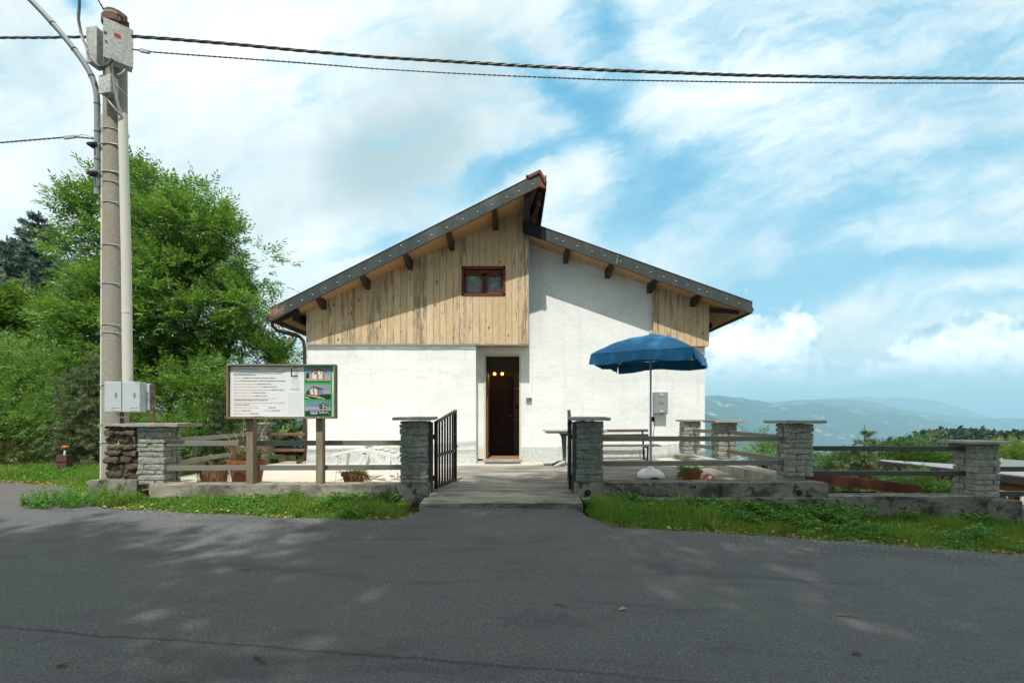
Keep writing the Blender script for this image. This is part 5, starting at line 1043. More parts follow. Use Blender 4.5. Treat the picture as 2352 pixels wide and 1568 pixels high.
v, f_ = scatter_flat(15000, fx_grit, .013, 8, .006, .25); b = MB(); b.add(v, f_); v, f_ = scatter_flat(2200, lambda n, r: (r.uniform(-5, 5, n), r.uniform(1.8, 6, n)), .009, 9, .006, .2); b.add(v, f_); tag(b.build('road_grit', M_gravel), 'white grit scattered on the asphalt along the verge', 'grit', kind='stuff')

# ================================================================== GRASS
def blades(n, fx, hgt, wd, seed, m_, name, label, lean=.5):
    r = np.random.default_rng(seed); X, Y = fx(n, r); kp = fbm(np.stack([X*3.1, Y*3.6, X*0], 1), 55, 3)+.25*np.clip((Y-edge_y(X))*3, 0, 1) > .42+.1*r.random(len(X)); X = X[kp]; Y = Y[kp]; n = len(X); Z = terrain(X, Y)-.01
    hm = fbm(np.stack([X*1.7, Y*1.7, X*0], 1), 71, 3); h = hgt*(.35+1.3*np.clip(hm-.22, 0, 1)**1.2*1.6)*r.uniform(.4, 1.25, n); h *= np.clip(.35+(Y-edge_y(X))*2.0, .3, 1.25)
    a = r.uniform(0, 6.283, n); ln = r.uniform(.1, 1, n)*lean; dx_, dy_ = np.cos(a), np.sin(a); w_ = wd*r.uniform(.5, 1.2, n); px_, py_ = -dy_, dx_; P0 = np.stack([X, Y, Z], 1); D_ = np.stack([dx_, dy_, 0*X], 1); S = np.stack([px_, py_, 0*X], 1)*w_[:, None]*.5; U3 = np.array((0, 0, 1.0))
    m1 = P0+U3*(h*.5)[:, None]+D_*(h*ln*.25)[:, None]; tip = P0+U3*(h*(1-.25*ln))[:, None]+D_*(h*ln*.9)[:, None]
    v = np.stack([P0-S, P0+S, m1+S*.8, m1-S*.8, tip], 1).reshape(-1, 3); k = np.arange(n)*5; b = MB(); b.add(v, np.stack([k, k+1, k+2, k+3], 1)); b.Q.append((np.stack([k+3, k+2, k+4], 1), 0)); o = b.build(name, m_); return tag(o, label, 'grass', kind='stuff') if label else (b, o)
blades(130000, fx_verge, .12, .0065, 11, M_grass, 'verge_grass', 'green grass growing on the verge between road and low walls')
blades(26000, lambda n, r: (lambda X: (X, edge_y(X)+r.random(n)*(np.maximum(9.9-edge_y(X), .1))))(r.uniform(-12.5, -6.1, n)), .075, .010, 12, leafmat('sunny_grass', (.16, .27, .03), (.32, .40, .07), (.42, .36, .16), tr=.35), 'meadow_grass', 'sunlit yellow-green grass strip in front of the bushes at left')
def broad(n, fx, size, seed, hgt=.09, per=5):
    r = np.random.default_rng(seed); X, Y = fx(n, r); k = fbm(np.stack([X*2.6, Y*3.2, X*0], 1), 91, 3) > .49; X = X[k]; Y = Y[k]; n = len(X); Z = terrain(X, Y); V = []
    for j in range(per):
        a = r.uniform(0, 6.283, n); el = r.uniform(.0, .9, n); s = size*r.uniform(.5, 1.3, n)*np.clip(.5+(Y-edge_y(X)), .5, 1.2); hh = hgt*r.uniform(.1, 1.2, n)*np.clip(.2+(Y-edge_y(X))*1.3, .15, 1.5); c = np.stack([X+r.normal(size=n)*.03, Y+r.normal(size=n)*.03, Z+hh], 1)
        d = np.stack([np.cos(a)*np.cos(el), np.sin(a)*np.cos(el), np.sin(el)*.6], 1)*s[:, None]; q_ = np.stack([-np.sin(a), np.cos(a), 0*a], 1)*(s*.30)[:, None]; dz = np.array((0, 0, 1.0))
        V.append(np.stack([c, c+d*.5+q_+dz*.004, c+d+dz*-.01, c+d*.5-q_+dz*.004], 1))
    v = np.concatenate(V).reshape(-1, 3); return v, np.arange(len(v)).reshape(-1, 4)
b = MB(); v, f_ = broad(9000, fx_verge, .045, 21); b.add(v, f_); v, f_ = broad(3600, lambda n, r: (lambda X: (X, 5.2+r.random(n)*1.4))(r.uniform(1.0, 8.0, n)), .055, 23, .10); k = (v[::4, 1] > edge_y(v[::4, 0])+.05); v = v.reshape(-1, 4, 3)[k].reshape(-1, 3); b.add(v, np.arange(len(v)).reshape(-1, 4))
tag(b.build('verge_weeds', M_weed), 'low broad-leaved weeds and clover mixed in the verge grass', 'weeds', kind='stuff')
def stemplant(c, n, h, spread, leaf, seed, b, width=.28, per=13):
    r = np.random.default_rng(seed)
    for k in range(n):
        a = r.uniform(0, 6.28); rr_ = spread*math.sqrt(r.uniform()); p = np.array((c[0]+rr_*math.cos(a), c[1]+rr_*.6*math.sin(a), c[2])); hh = h*r.uniform(.5, 1.1)*(1-.5*(rr_/spread)**2); ln = np.array((math.cos(a), math.sin(a), 0))*hh*.25*r.uniform(0, 1)
        b.tube([p, p+ln*.4+(0, 0, hh*.6), p+ln+(0, 0, hh)], [.004, .003, .001], 3, caps=False)
        for j in range(per):
            s = .2+.8*j/(per-1); base_ = p+ln*s*s+np.array((0, 0, hh*s)); an = j*2.4+r.uniform(-.4, .4); L = leaf*r.uniform(.7, 1.15)*(1.1-.45*s); el = r.uniform(.15, .7); d = np.array((math.cos(an)*math.cos(el), math.sin(an)*math.cos(el), math.sin(el))); q_ = np.array((-math.sin(an), math.cos(an), 0))*L*width*.5; up = np.array((0, 0, 1.0))
            b.add([base_, base_+d*L*.45+q_+up*L*.05, base_+d*L*.9-up*L*.05, base_+d*L*.45-q_+up*L*.05], np.array([[0, 1, 2, 3]]))
def plant(name, label, c, n, h, spread, leaf, seed, m_=None, cat='plant', group=None, **k):
    z = float(terrain(np.array([c[0]]), np.array([c[1]]))[0]); b = MB(); stemplant((c[0], c[1], z), n, h, spread, leaf, seed, b, **k); return tag(b.build(name, m_ or M_weed, loc=(c[0], c[1], z)), label, cat, group)
plant('leafy_bush', 'dense dark green leafy weeds standing at the pole foot and road edge', (-6.05, 6.62), 170, .34, .62, .085, 31, group='tall leafy weeds on the verge')
plant('grass_tuft', 'tall grass tuft in front of the sunlit stone pillar', (-5.35, 6.52), 90, .34, .30, .10, 33, M_grass, width=.10, per=9)
for k, (x, y, h, lab) in enumerate(((1.55, 6.25, .24, 'leafy weed clump closest to the entrance path on the right'), (2.15, 6.32, .26, 'leafy weed clump below the wall in front of the bench'), (2.9, 6.30, .22, 'leafy weed clump below the wall near the parasol base'), (3.45, 6.30, .27, 'upright leafy weed clump left of the corner pillar wall end'), (4.25, 6.42, .30, 'bushy weed clump at the end of the wall under the corner pillar'), (6.15, 6.45, .20, 'weed clump against the block of the lowest pillar'), (7.3, 6.4, .16, 'weed clump at the right picture edge below the last wall'))):
    plant('weed_clump', lab, (x, y), 34, h, .28, .055, 40+k, group='leafy weeds along the right wall')
plant('dock_plant', 'broad-leaved dock plant on the left verge near the road edge', (-1.95, 5.85), 9, .16, .14, .17, 61, leafmat('dock_leaves', (.08, .17, .03), (.14, .26, .05)), per=4)
plant('dock_plant', 'broad-leaved dock plant with pale leaf at the far right verge', (6.3, 5.7), 8, .15, .14, .17, 62, leafmat('dock_leaves', (.08, .17, .03), (.14, .26, .05)), per=4)
t = plant('creeper_shoots', 'yellow-green shoots growing up beside the meter cabinet and pole', (-5.98, 6.93), 1, .1, .02, .02, 1); b = MB()
r = random.Random(8)
def frond(b, p, d, L, n, lf, wd=.3):
    p = np.array(p, float); d = np.array(d, float); d /= np.linalg.norm(d); up = np.array((0, 0, 1.0)); s_ = np.cross(d, up); s_ /= np.linalg.norm(s_)
    for k in range(n):
        for sg in (-1, 1):
            c = p+d*L*(k+1)/n; e = d*.55+s_*sg*.8+up*(-.1); e /= np.linalg.norm(e); q_ = np.cross(e, up); b.add([c, c+e*lf*.5+q_*lf*wd*.5, c+e*lf, c+e*lf*.5-q_*lf*wd*.5], np.array([[0, 1, 2, 3]]))
    b.tube([p, p+d*L], .003, 3)
for (px, py, dx_) in ((298, 874, .6), (312, 880, .9), (325, 876, 1.0), (262, 968, -1), (250, 972, -.9), (240, 985, -.7), (349, 935, .9), (352, 965, 1)): frond(b, P(px, py, 7.02), (dx_*.9, -.25, .35), .14, 4, .06)
tag(b.build('creeper_shoots', leafmat('young_shoots', (.10, .22, .03), (.28, .40, .06)), base=True), 'bright young leaf shoots around the grey meter cabinet', 'plant'); bpy.data.objects.remove(t)

# ================================================================== TREES
def spray_ash(C_, Dn, r, npair=4, L=.26, leaf=.085, wd=.30):
    # compound leaves: rachis from each centre along Dn, leaflets in pairs plus one at the tip
    n = len(C_); up = np.array((0, 0, 1.0)); Dn = Dn/np.linalg.norm(Dn, axis=1)[:, None]; S = np.cross(Dn, up+r.normal(size=(n, 3))*.35); S /= np.maximum(np.linalg.norm(S, axis=1), 1e-6)[:, None]; N = np.cross(S, Dn); V = []
    Ls = L*r.uniform(.7, 1.2, n)
    for j in range(npair*2+1):
        if j == npair*2: base_ = C_+Dn*Ls[:, None]; d = Dn
        else: base_ = C_+Dn*(Ls*(.28+.72*(j//2)/npair))[:, None]-N*(.0); d = Dn*.55+S*(1 if j % 2 else -1)*.85
        d = d+r.normal(size=(n, 3))*.16-N*0+np.array((0, 0, -.16)); d /= np.linalg.norm(d, axis=1)[:, None]; lf = (leaf*r.uniform(.75, 1.2, n))[:, None]; q_ = np.cross(d, N+r.normal(size=(n, 3))*.25); q_ /= np.maximum(np.linalg.norm(q_, axis=1), 1e-6)[:, None]
        V.append(np.stack([base_, base_+d*lf*.45+q_*lf*wd*.5, base_+d*lf, base_+d*lf*.45-q_*lf*wd*.5], 1))
    v = np.concatenate(V).reshape(-1, 3); return v, np.arange(len(v)).reshape(-1, 4)
def blob_points(blobs, n, r, shell=.55):
    B = np.array(blobs, float); wts = (B[:, 3]*B[:, 4]*B[:, 5]); wts /= wts.sum(); k = r.choice(len(B), n, p=wts); d = r.normal(size=(n, 3)); d /= np.linalg.norm(d, axis=1)[:, None]; rad = shell+(1-shell)*r.random(n)**.7; rad = np.where(r.random(n) < .14, r.random(n)**.5, rad)
    return B[k, :3]+d*rad[:, None]*B[k, 3:6], d, k
def tree(name, label, foot, blobs, ncl, per, spread, m_leaf, stems_, kind='ash', leaf=.085, L=.26, seed=1, m_bark=None, cat='tree', limbs=160, group=None, trunk_r=.13, up=.25, npair=4, wd=.3):
    r = np.random.default_rng(seed); foot = np.array(foot, float); t = thing(name, label, cat, tuple(foot), group); Cc, dd, kk = blob_points(blobs, ncl, r)
    idx = np.repeat(np.arange(ncl), per); n = len(idx); off = r.normal(size=(n, 3))*spread*np.array((1, 1, .7)); pts = Cc[idx]+off; Dn = dd[idx]*.8+off/spread*.35+r.normal(size=(n, 3))*.35+np.array((0, 0, up))
    v, f_ = spray_ash(pts, Dn, r, npair=npair, L=L, leaf=leaf, wd=wd); b = MB(); b.add(v, f_); b.build('crown', m_leaf, t)
    b = MB(); nodes = []
    for sx, sy, h, lx, ly in stems_:
        p0 = foot+np.array((sx, sy, -.1)); pts_ = [p0+np.array((lx*(s**1.3)+.08*math.sin(s*5+sx*9), ly*(s**1.3)+.06*math.cos(s*4+sy*7), h*s)) for s in np.linspace(0, 1, 9)]
        b.tube(pts_, [trunk_r*(1-.82*s) for s in np.linspace(0, 1, 9)], 9); nodes += pts_[2:]
    nodes = np.array(nodes); sel = r.choice(ncl, min(limbs, ncl), replace=False)
    for i in sel:
        c = Cc[i]; dlt = nodes-c; cost = np.linalg.norm(dlt, axis=1)+np.maximum(0, nodes[:, 2]-c[2]+.3)*2; q_ = nodes[np.argmin(cost)]; mid = (q_+c)/2+r.normal(size=3)*.10+np.array((0, 0, -.08)); Ln = np.linalg.norm(c-q_); rr_ = min(.05, .012+.012*Ln)*trunk_r/.13
        b.tube([q_, mid, c], [rr_, rr_*.65, rr_*.25], 5, caps=False)
    b.build('trunk', m_bark or M_bark, t, smooth=True); return t
def pb(px, py, rpx, Y, ysc=1.0, hs=1.0): x, y, z = P(px, py, Y); q_ = rpx/F*Y; return (x, y, z, q_, q_*ysc, q_*hs)
ash = [pb(310, 520, 125, 13.8), pb(430, 540, 115, 13.6), pb(500, 560, 70, 13.4), pb(245, 620, 105, 13.4), pb(420, 690, 150, 13.6), pb(180, 470, 45, 13.0), pb(590, 610, 52, 13.2), pb(560, 700, 75, 13.2), pb(605, 690, 32, 13), pb(300, 760, 160, 13.2), pb(540, 820, 95, 13.4), pb(625, 840, 55, 13.6), pb(165, 780, 90, 12.8),
       pb(95, 880, 100, 12.2), pb(220, 900, 120, 12.4), pb(380, 900, 130, 12.8), pb(480, 960, 120, 12.6), pb(590, 950, 80, 13), pb(125, 690, 40, 12.6), pb(650, 900, 42, 13.6), pb(330, 430, 60, 13.6), pb(600, 560, 25, 13.2), pb(610, 620, 42, 13.0), pb(615, 840, 70, 13.4), pb(655, 880, 45, 13.6), pb(585, 760, 70, 13.2), pb(240, 400, 32, 13)]
ash = [(x, y, z, max(a-(.2 if x < -9.3 else .08), .25), max(b_-.2, .25), max(c-(.2 if x < -9.3 else .1), .25)) for x, y, z, a, b_, c in ash]
zt = float(terrain(np.array([-9.6]), np.array([13.6]))[0])
tree('ash_tree', 'big multi-stemmed ash tree with bright green feathery leaves left of the house', (-9.6, 13.6, zt), ash, 760, 26, .17, M_ash, [(0, 0, 5.2, -.9, 0), (.35, .1, 5.6, .5, .1), (-.5, .2, 4.6, -2.2, -.1), (.9, 0, 4.6, 1.5, 0), (1.3, .3, 3.4, 2.2, 0), (-1.0, 0, 3.6, -2.6, -.4)], seed=3, limbs=330, leaf=.135, L=.36, wd=.32)
bl = [pb(60, 1000, 75, 10.8), pb(20, 930, 60, 11.2), pb(150, 940, 60, 11.0), pb(-60, 960, 90, 11), pb(120, 870, 50, 11.2), pb(-40, 860, 80, 11.4), pb(215, 1010, 40, 10.8)]
tree('hedge_bush', 'wide spreading green bush at the left edge under the ash crown', (-11.0, 10.9, .45), bl, 200, 30, .24, M_ash, [(0, 0, 1.6, -.6, 0), (.4, 0, 1.5, .5, 0), (-.5, 0, 1.3, -1, 0)], seed=5, limbs=70, trunk_r=.05, cat='bush', leaf=.075)
bl = [pb(30, 760, 75, 13.5), pb(-30, 820, 80, 13.5), pb(90, 800, 40, 13), pb(50, 690, 25, 13.4), pb(-20, 720, 50, 13.6), pb(60, 850, 50, 13)]
tree('maple_tree', 'broad-leaved tree with pale larger leaves at the left picture edge', (-14.2, 13.5, .4), bl, 150, 26, .26, M_ash2, [(0, 0, 3.0, .3, 0), (.3, 0, 2.6, 1, 0)], seed=6, limbs=60, trunk_r=.08, leaf=.14, L=.16, npair=1, wd=.8)
bl = [pb(450, 1010, 70, 11.5), pb(400, 1060, 60, 11), pb(520, 1040, 60, 11.8), pb(600, 1010, 40, 12.6), pb(350, 1010, 50, 11), pb(470, 900, 50, 11.8)]
tree('shrub', 'green shrub behind the slanting left side rails', (-7.2, 11.4, .4), bl, 110, 30, .22, M_ash, [(0, 0, 1.2, -.4, 0), (.3, 0, 1.2, .4, 0)], seed=7, limbs=50, trunk_r=.04, cat='bush', leaf=.075)
bl = [pb(680, 1020, 42, 13.5), pb(650, 1055, 40, 13.5), pb(700, 1065, 36, 13.5), pb(640, 990, 30, 13.5), pb(700, 980, 26, 13.5)]
tree('shrub', 'dark shrub seen through the rusty rear rails beside the house corner', (-6.2, 13.6, .0), bl, 70, 30, .2, leafmat('dark_shrub', (.03, .07, .015), (.09, .13, .03)), [(0, 0, 1.0, -.2, 0), (.2, 0, 1.0, .2, 0)], seed=8, limbs=30, trunk_r=.04, cat='bush', leaf=.06)
# dark undergrowth under the left bushes
bl = [pb(40, 1060, 45, 10.3), pb(110, 1065, 36, 10.2), pb(-60, 1050, 60, 10.3), pb(200, 1065, 40, 10.2)]
tree('undergrowth_bush', 'dark scrubby undergrowth behind the sunlit grass strip at left', (-10.0, 10.3, .45), bl, 90, 26, .16, leafmat('scrub_leaves', (.05, .07, .02), (.13, .13, .05)), [(0, 0, .5, -.3, 0), (.2, 0, .5, .4, 0)], seed=9, limbs=60, trunk_r=.03, cat='bush', leaf=.05)

def conifer(name, label, foot, H_, R_, m_, seed, lev=16, nb=9, needle=.05, dens=26, droop=.25, cat='conifer', group=None, open_=0.0, trunk=.1, twig=.35, nw=.13):
    r = np.random.default_rng(seed); foot = np.array(foot, float); t = thing(name, label, cat, tuple(foot), group); bt = MB(); bt.tube([foot, foot+(0, 0, H_*.6), foot+(.02, 0, H_*.98)], [trunk, trunk*.55, trunk*.12], 8); segs = []
    for l in range(lev):
        s = .06+.92*l/lev; z = H_*s; rad = R_*(1-s)**.8*(1 if s > .12 else .8)+.08
        for k in range(nb if s < .8 else max(4, nb-3)):
            a = 6.283*k/nb+l*1.3+r.uniform(-.25, .25); L = rad*r.uniform(.7, 1.12)
            if r.random() < open_: continue
            d = np.array((math.cos(a), math.sin(a), 0)); p = [foot+np.array((0, 0, z)), foot+np.array((0, 0, z-droop*L*.4))+d*L*.55, foot+np.array((0, 0, z-droop*L*.35+.10*L))+d*L]
            bt.tube(p, [.02*L+.004, .012*L+.003, .003], 4, caps=False); segs.append((p[0]*.7+p[1]*.3, p[1])); segs.append((p[1], p[2]))
            m2 = max(2, int(L/twig*2))
            for j in range(m2):
                s2 = .25+.75*(j+.5)/m2; q_ = p[0]+(p[2]-p[0])*s2+np.array((0, 0, -droop*L*.3*math.sin(math.pi*s2))); sg = 1 if j % 2 else -1; sd_ = np.array((-math.sin(a), math.cos(a), 0))*sg*.8+d*.6; e = q_+sd_*min(twig, L*.45)*(1.2-s2)+np.array((0, 0, r.uniform(-.08, .06)))
                segs.append((q_, e))
    bt.build('trunk', M_bark, t, smooth=True); A = np.array([a for a, _ in segs]); B = np.array([c for _, c in segs]); Ln = np.linalg.norm(B-A, axis=1); nn = np.maximum(6, (Ln/needle*dens/2.0).astype(int)); idx = np.repeat(np.arange(len(A)), nn); n = len(idx)
    s = r.random(n)[:, None]; c = A[idx]*(1-s)+B[idx]*s; ax = (B-A)[idx]/np.maximum(Ln[idx], 1e-4)[:, None]; o = r.normal(size=(n, 3)); o -= (o*ax).sum(1)[:, None]*ax; o /= np.linalg.norm(o, axis=1)[:, None]; d = ax*.75+o*.85; d /= np.linalg.norm(d, axis=1)[:, None]; q_ = np.cross(d, o+r.normal(size=(n, 3))*.3); q_ /= np.maximum(np.linalg.norm(q_, axis=1), 1e-6)[:, None]
    L = needle*r.uniform(.7, 1.25, n)[:, None]; w_ = needle*nw; v = np.stack([c-q_*w_, c+q_*w_, c+d*L+q_*w_*.5, c+d*L-q_*w_*.5], 1).reshape(-1, 3); b = MB(); b.add(v, np.arange(4*n).reshape(-1, 4)); b.build('crown', m_, t); return t
conifer('spruce_tree', 'blue-green spruce rising behind the maple at the upper left', P(88, 1090, 21), 11.7, 3.9, M_spruce, 2, lev=36, nb=12, needle=.15, dens=38, droop=.15, trunk=.2, twig=.6)
conifer('spruce_tree', 'second blue spruce at the left picture edge with a lower top', P(15, 1090, 19), 9.6, 3.6, M_spruce, 3, lev=30, nb=12, needle=.15, dens=36, droop=.2, trunk=.18, twig=.6)
conifer('young_pine', 'young pine with brownish needles standing just left of the concrete pole', (-8.85, 10.1, .45), 2.55, .85, M_pine, 4, lev=15, nb=7, needle=.09, dens=60, nw=.045, droop=-.15, trunk=.05, twig=.22, open_=.15, group='young pines')
conifer('young_pine', 'small pine top poking out above the shrub right of the meter cabinet', (-6.1, 10.2, .40), 1.75, .5, M_pine, 5, lev=10, nb=6, needle=.08, dens=60, nw=.05, droop=-.1, trunk=.035, twig=.2, group='young pines')
# trees below the plot on the right
G_ = 'trees beyond the right fence'
x, y, z = P(1985, 1120, 15.5); zz = float(terrain(np.array([x]), np.array([y]))[0]); conifer('pine_tree', 'light green pine with upright top rising above the right fence rails', (x, y, zz), 1.98-.53-zz-.0, 1.15, M_pine, 8, lev=14, nb=6, needle=.13, dens=60, nw=.06, droop=-.45, open_=.12, trunk=.08, twig=.5, group=G_)
x, y, z = P(1935, 1120, 17); zz = float(terrain(np.array([x]), np.array([y]))[0]); conifer('pine_tree', 'pale green pine just right of the corner pillar below the top rail', (x, y, zz), .55-zz-.25, 1.3, M_pine, 9, lev=12, nb=7, needle=.13, dens=60, nw=.06, droop=-.3, trunk=.08, twig=.5, group=G_)
def rtree(name, label, px, py, Y, rp, m_, seed, n=70, leaf=.1, per=26, extra=(), kind=4):
    x, y, z = P(px, py, Y); zz = float(terrain(np.array([x]), np.array([y]))[0]); bl = [pb(px, py, rp, Y), pb(px-rp*.6, py+rp*.4, rp*.7, Y), pb(px+rp*.7, py+rp*.3, rp*.75, Y)]+[pb(*e) for e in extra]; h = max(1, z-zz)
    tree(name, label, (x, y, zz), bl, n, per, .16*Y/12, m_, [(0, 0, h, 0, 0), (.1, 0, h*.9, .5, 0)], seed=seed, limbs=40, trunk_r=.07, leaf=leaf, L=leaf*2.2, group=G_, npair=kind)
M_mid = leafmat('mid_green_leaves', (.045, .10, .022), (.10, .18, .04)); M_dk = leafmat('dark_green_leaves', (.03, .065, .02), (.07, .12, .035)); M_lit = leafmat('yellow_green_leaves', (.14, .22, .05), (.25, .34, .09))
rtree('broadleaf_tree', 'round mid-green tree behind the grey carport roof', 2100, 1075, 24, 48, M_mid, 11, 110, .15)
rtree('broadleaf_tree', 'darker round tree left of the lowest pillar', 2160, 1080, 27, 42, M_dk, 12, 90, .16)
rtree('broadleaf_tree', 'dull green tree between the two pines above the carport', 2035, 1068, 30, 38, M_dk, 13, 90, .18)
rtree('broadleaf_tree', 'bluish green tree low behind the middle rail right of the corner pillar', 1960, 1085, 22, 40, leafmat('bluish_leaves', (.05, .10, .04), (.10, .17, .07)), 14, 90, .14)
rtree('broadleaf_tree', 'sunlit yellow-green tree right of the lowest pillar', 2320, 1060, 60, 36, M_lit, 15, 110, .34)
rtree('broadleaf_tree', 'second sunlit tree at the right picture edge', 2385, 1065, 62, 36, M_lit, 16, 110, .34)
rtree('broadleaf_tree', 'leafy tree filling the gap under the carport roof', 2100, 1135, 13.0, 50, M_mid, 17, 120, .07, 30, [(2060, 1120, 25, 13.0), (2180, 1130, 30, 13.5)])
rtree('sapling', 'airy green sapling between the side fence and the corner pillar', 1758, 1030, 13.0, 26, M_ash, 18, 34, .07, 20, [(1738, 985, 9, 13.0), (1775, 1045, 22, 13), (1728, 1040, 14, 13)])
rtree('broadleaf_tree', 'green tree low beyond the rails left of the carport', 1900, 1100, 26, 34, M_mid, 19, 80, .16)

# far wooded hill: one mass of crowns
r = np.random.default_rng(77); n = 2600; U_s = r.uniform(.62, 1.5, n); Ys = r.uniform(150, 330, n); Xs = U_s*Ys; Zs = terrain(Xs, Ys); V = []
hh = r.uniform(7, 12, n); hh = hh*np.clip(Ys/140, .45, 1)
def crowns(sel, m_, name, label, per=46):
    k = np.repeat(np.where(sel)[0], per); m = len(k); d = r.normal(size=(m, 3)); d /= np.linalg.norm(d, axis=1)[:, None]; d[:, 2] = np.abs(d[:, 2])*1.1-.25; rad = hh[k]*.36; conif = (hsh(k, k, k, 3) > .6); zc = Zs[k]+hh[k]*.6
    shr = np.where(conif, np.clip(1.15-.8*(d[:, 2]+.25), .15, 1.0), 1.0); c = np.stack([Xs[k]+d[:, 0]*rad*shr, Ys[k]+d[:, 1]*rad*shr, zc+d[:, 2]*rad*np.where(conif, 1.5, 1.0)], 1)
    a = r.normal(size=(m, 3)); a /= np.linalg.norm(a, axis=1)[:, None]; q_ = np.cross(a, d+r.normal(size=(m, 3))*.5); q_ /= np.linalg.norm(q_, axis=1)[:, None]; s = (rad*.40*r.uniform(.5, 1.2, m))[:, None]
    v = np.stack([c-a*s*.6, c+q_*s*.5, c+a*s*.6, c-q_*s*.5], 1).reshape(-1, 3); b = MB(); b.add(v, np.arange(4*m).reshape(-1, 4)); tag(b.build(name, m_), label, 'woodland', kind='stuff')
crowns((U_s < .90), leafmat('far_wood_leaves', (.035, .070, .022), (.075, .125, .040), tr=.1, rough=.8, sc=.03), 'near_woodland', 'mixed green woodland on the hill behind the pines')
crowns((U_s >= .90), leafmat('dark_wood_leaves', (.014, .030, .014), (.035, .055, .022), tr=.05, rough=.8, sc=.03), 'dark_woodland', 'dark green wooded hill top at the right')

# ================================================================== BUILDINGS ON THE RIGHT
t = thing('leanto_shed', 'low lean-to with red-brown sheet roof and fascia just beyond the right wall', 'shed', (5.6, 8.4, -2.2))
zf = lambda X: .60-.118*(X-5.05)
b = MB(); v = [(4.36, 7.9, zf(4.4)), (6.62, 7.9, zf(6.62)), (6.62, 10.4, zf(6.62)-.27), (4.36, 10.4, zf(4.4)-.27)]; b.add(v+[(x, y, z+.03) for x, y, z in v], [(0, 3, 2, 1), (4, 5, 6, 7), (0, 1, 5, 4), (1, 2, 6, 5), (2, 3, 7, 6), (3, 0, 4, 7)])
for k in range(9): y = 8.0+k*.28; b.bar((4.37, y, zf(4.37)+.035-.108*(y-7.9)), (6.60, y, zf(6.6)+.035-.108*(y-7.9)), .04, .02)
b.build('roof', M_redwood, t); b = MB(); b.bar((4.34, 7.88, zf(4.34)-.055), (6.66, 7.88, zf(6.66)-.055), .03, .15); b.build('fascia', M_redwood, t)
b = MB(); b.box(4.40, 6.1, 8.05, 8.15, -2.4, .30); b.box(4.40, 4.5, 8.15, 10.3, -2.4, .5); b.build('wall', simple('ochre_stained_plaster', (.15, .10, .055), .4, 3, .9), t)
t = thing('carport', 'timber carport with pale grey sheet roof standing lower beyond the right fence', 'carport', (13.2, 12, -2.8)); zc = lambda X: .14-.062*(X-12.2)
b = MB(); v = [(12.2, 7.5, zc(12.2)), (16.2, 7.5, zc(16.2)), (16.2, 17, zc(16.2)), (12.2, 17, zc(12.2))]; b.add(v+[(x, y, z+.03) for x, y, z in v], [(0, 3, 2, 1), (4, 5, 6, 7), (0, 1, 5, 4), (1, 2, 6, 5), (2, 3, 7, 6), (3, 0, 4, 7)]); b.build('roof', simple('pale_grey_roof_sheet', (.21, .21, .22), .08, 2, .6), t)
b = MB(); b.bar((12.18, 7.48, .05), (12.18, 17.02, .05), .04, .18); b.bar((12.2, 17.02, .07), (16.2, 17.02, zc(16.2)-.07), .04, .13); b.build('fascia', simple('brown_sheet_fascia', (.085, .065, .06), .1, 4, .5), t)
M_beam = simple('orange_brown_timber', (.22, .085, .030), .3, 4, .6); b = MB(); b.bar((12.36, 7.6, -.13), (12.36, 16.8, -.13), .14, .24); b.bar((12.36, 16.4, -.13), (16.0, 16.4, -.33), .14, .2); b.build('beam', M_beam, t)
for y in (16.2, 11.9, 8.2):
    b = MB(); b.bar((12.36, y, -3.6), (12.36, y, -.25), .15, .15, (0, 1, 0)); b.build('post', M_beam, t, bevel=.01)
    for sg in (-1, 1): b = MB(); b.bar((12.36, y, -.95), (12.36, y+sg*.7, -.26), .10, .12); b.build('brace', M_beam, t)
b = MB(); b.box(12.45, 12.5, 8.6, 11.6, -3.6, -.9); b.build('side_wall', M_redwood, t)
t = thing('lattice_panel', 'small white lattice panel at the right picture edge under the carport', 'lattice', (9.4, 8.9, -.6)); b = MB()
for k in range(5): b.bar((9.18+k*.12, 8.9, -.6), (9.18+k*.12, 8.9, .02), .015, .015, (0, 1, 0)); b.bar((9.12, 8.9, -.55+k*.12), (9.75, 8.9, -.55+k*.12), .014, .014)
b.build('lattice', M_whitepl, t); b = MB(); b.box(9.08, 9.13, 8.87, 8.93, -2.6, .05); b.box(9.74, 9.79, 8.87, 8.93, -2.6, .05); b.build('frame', M_whitepl, t)
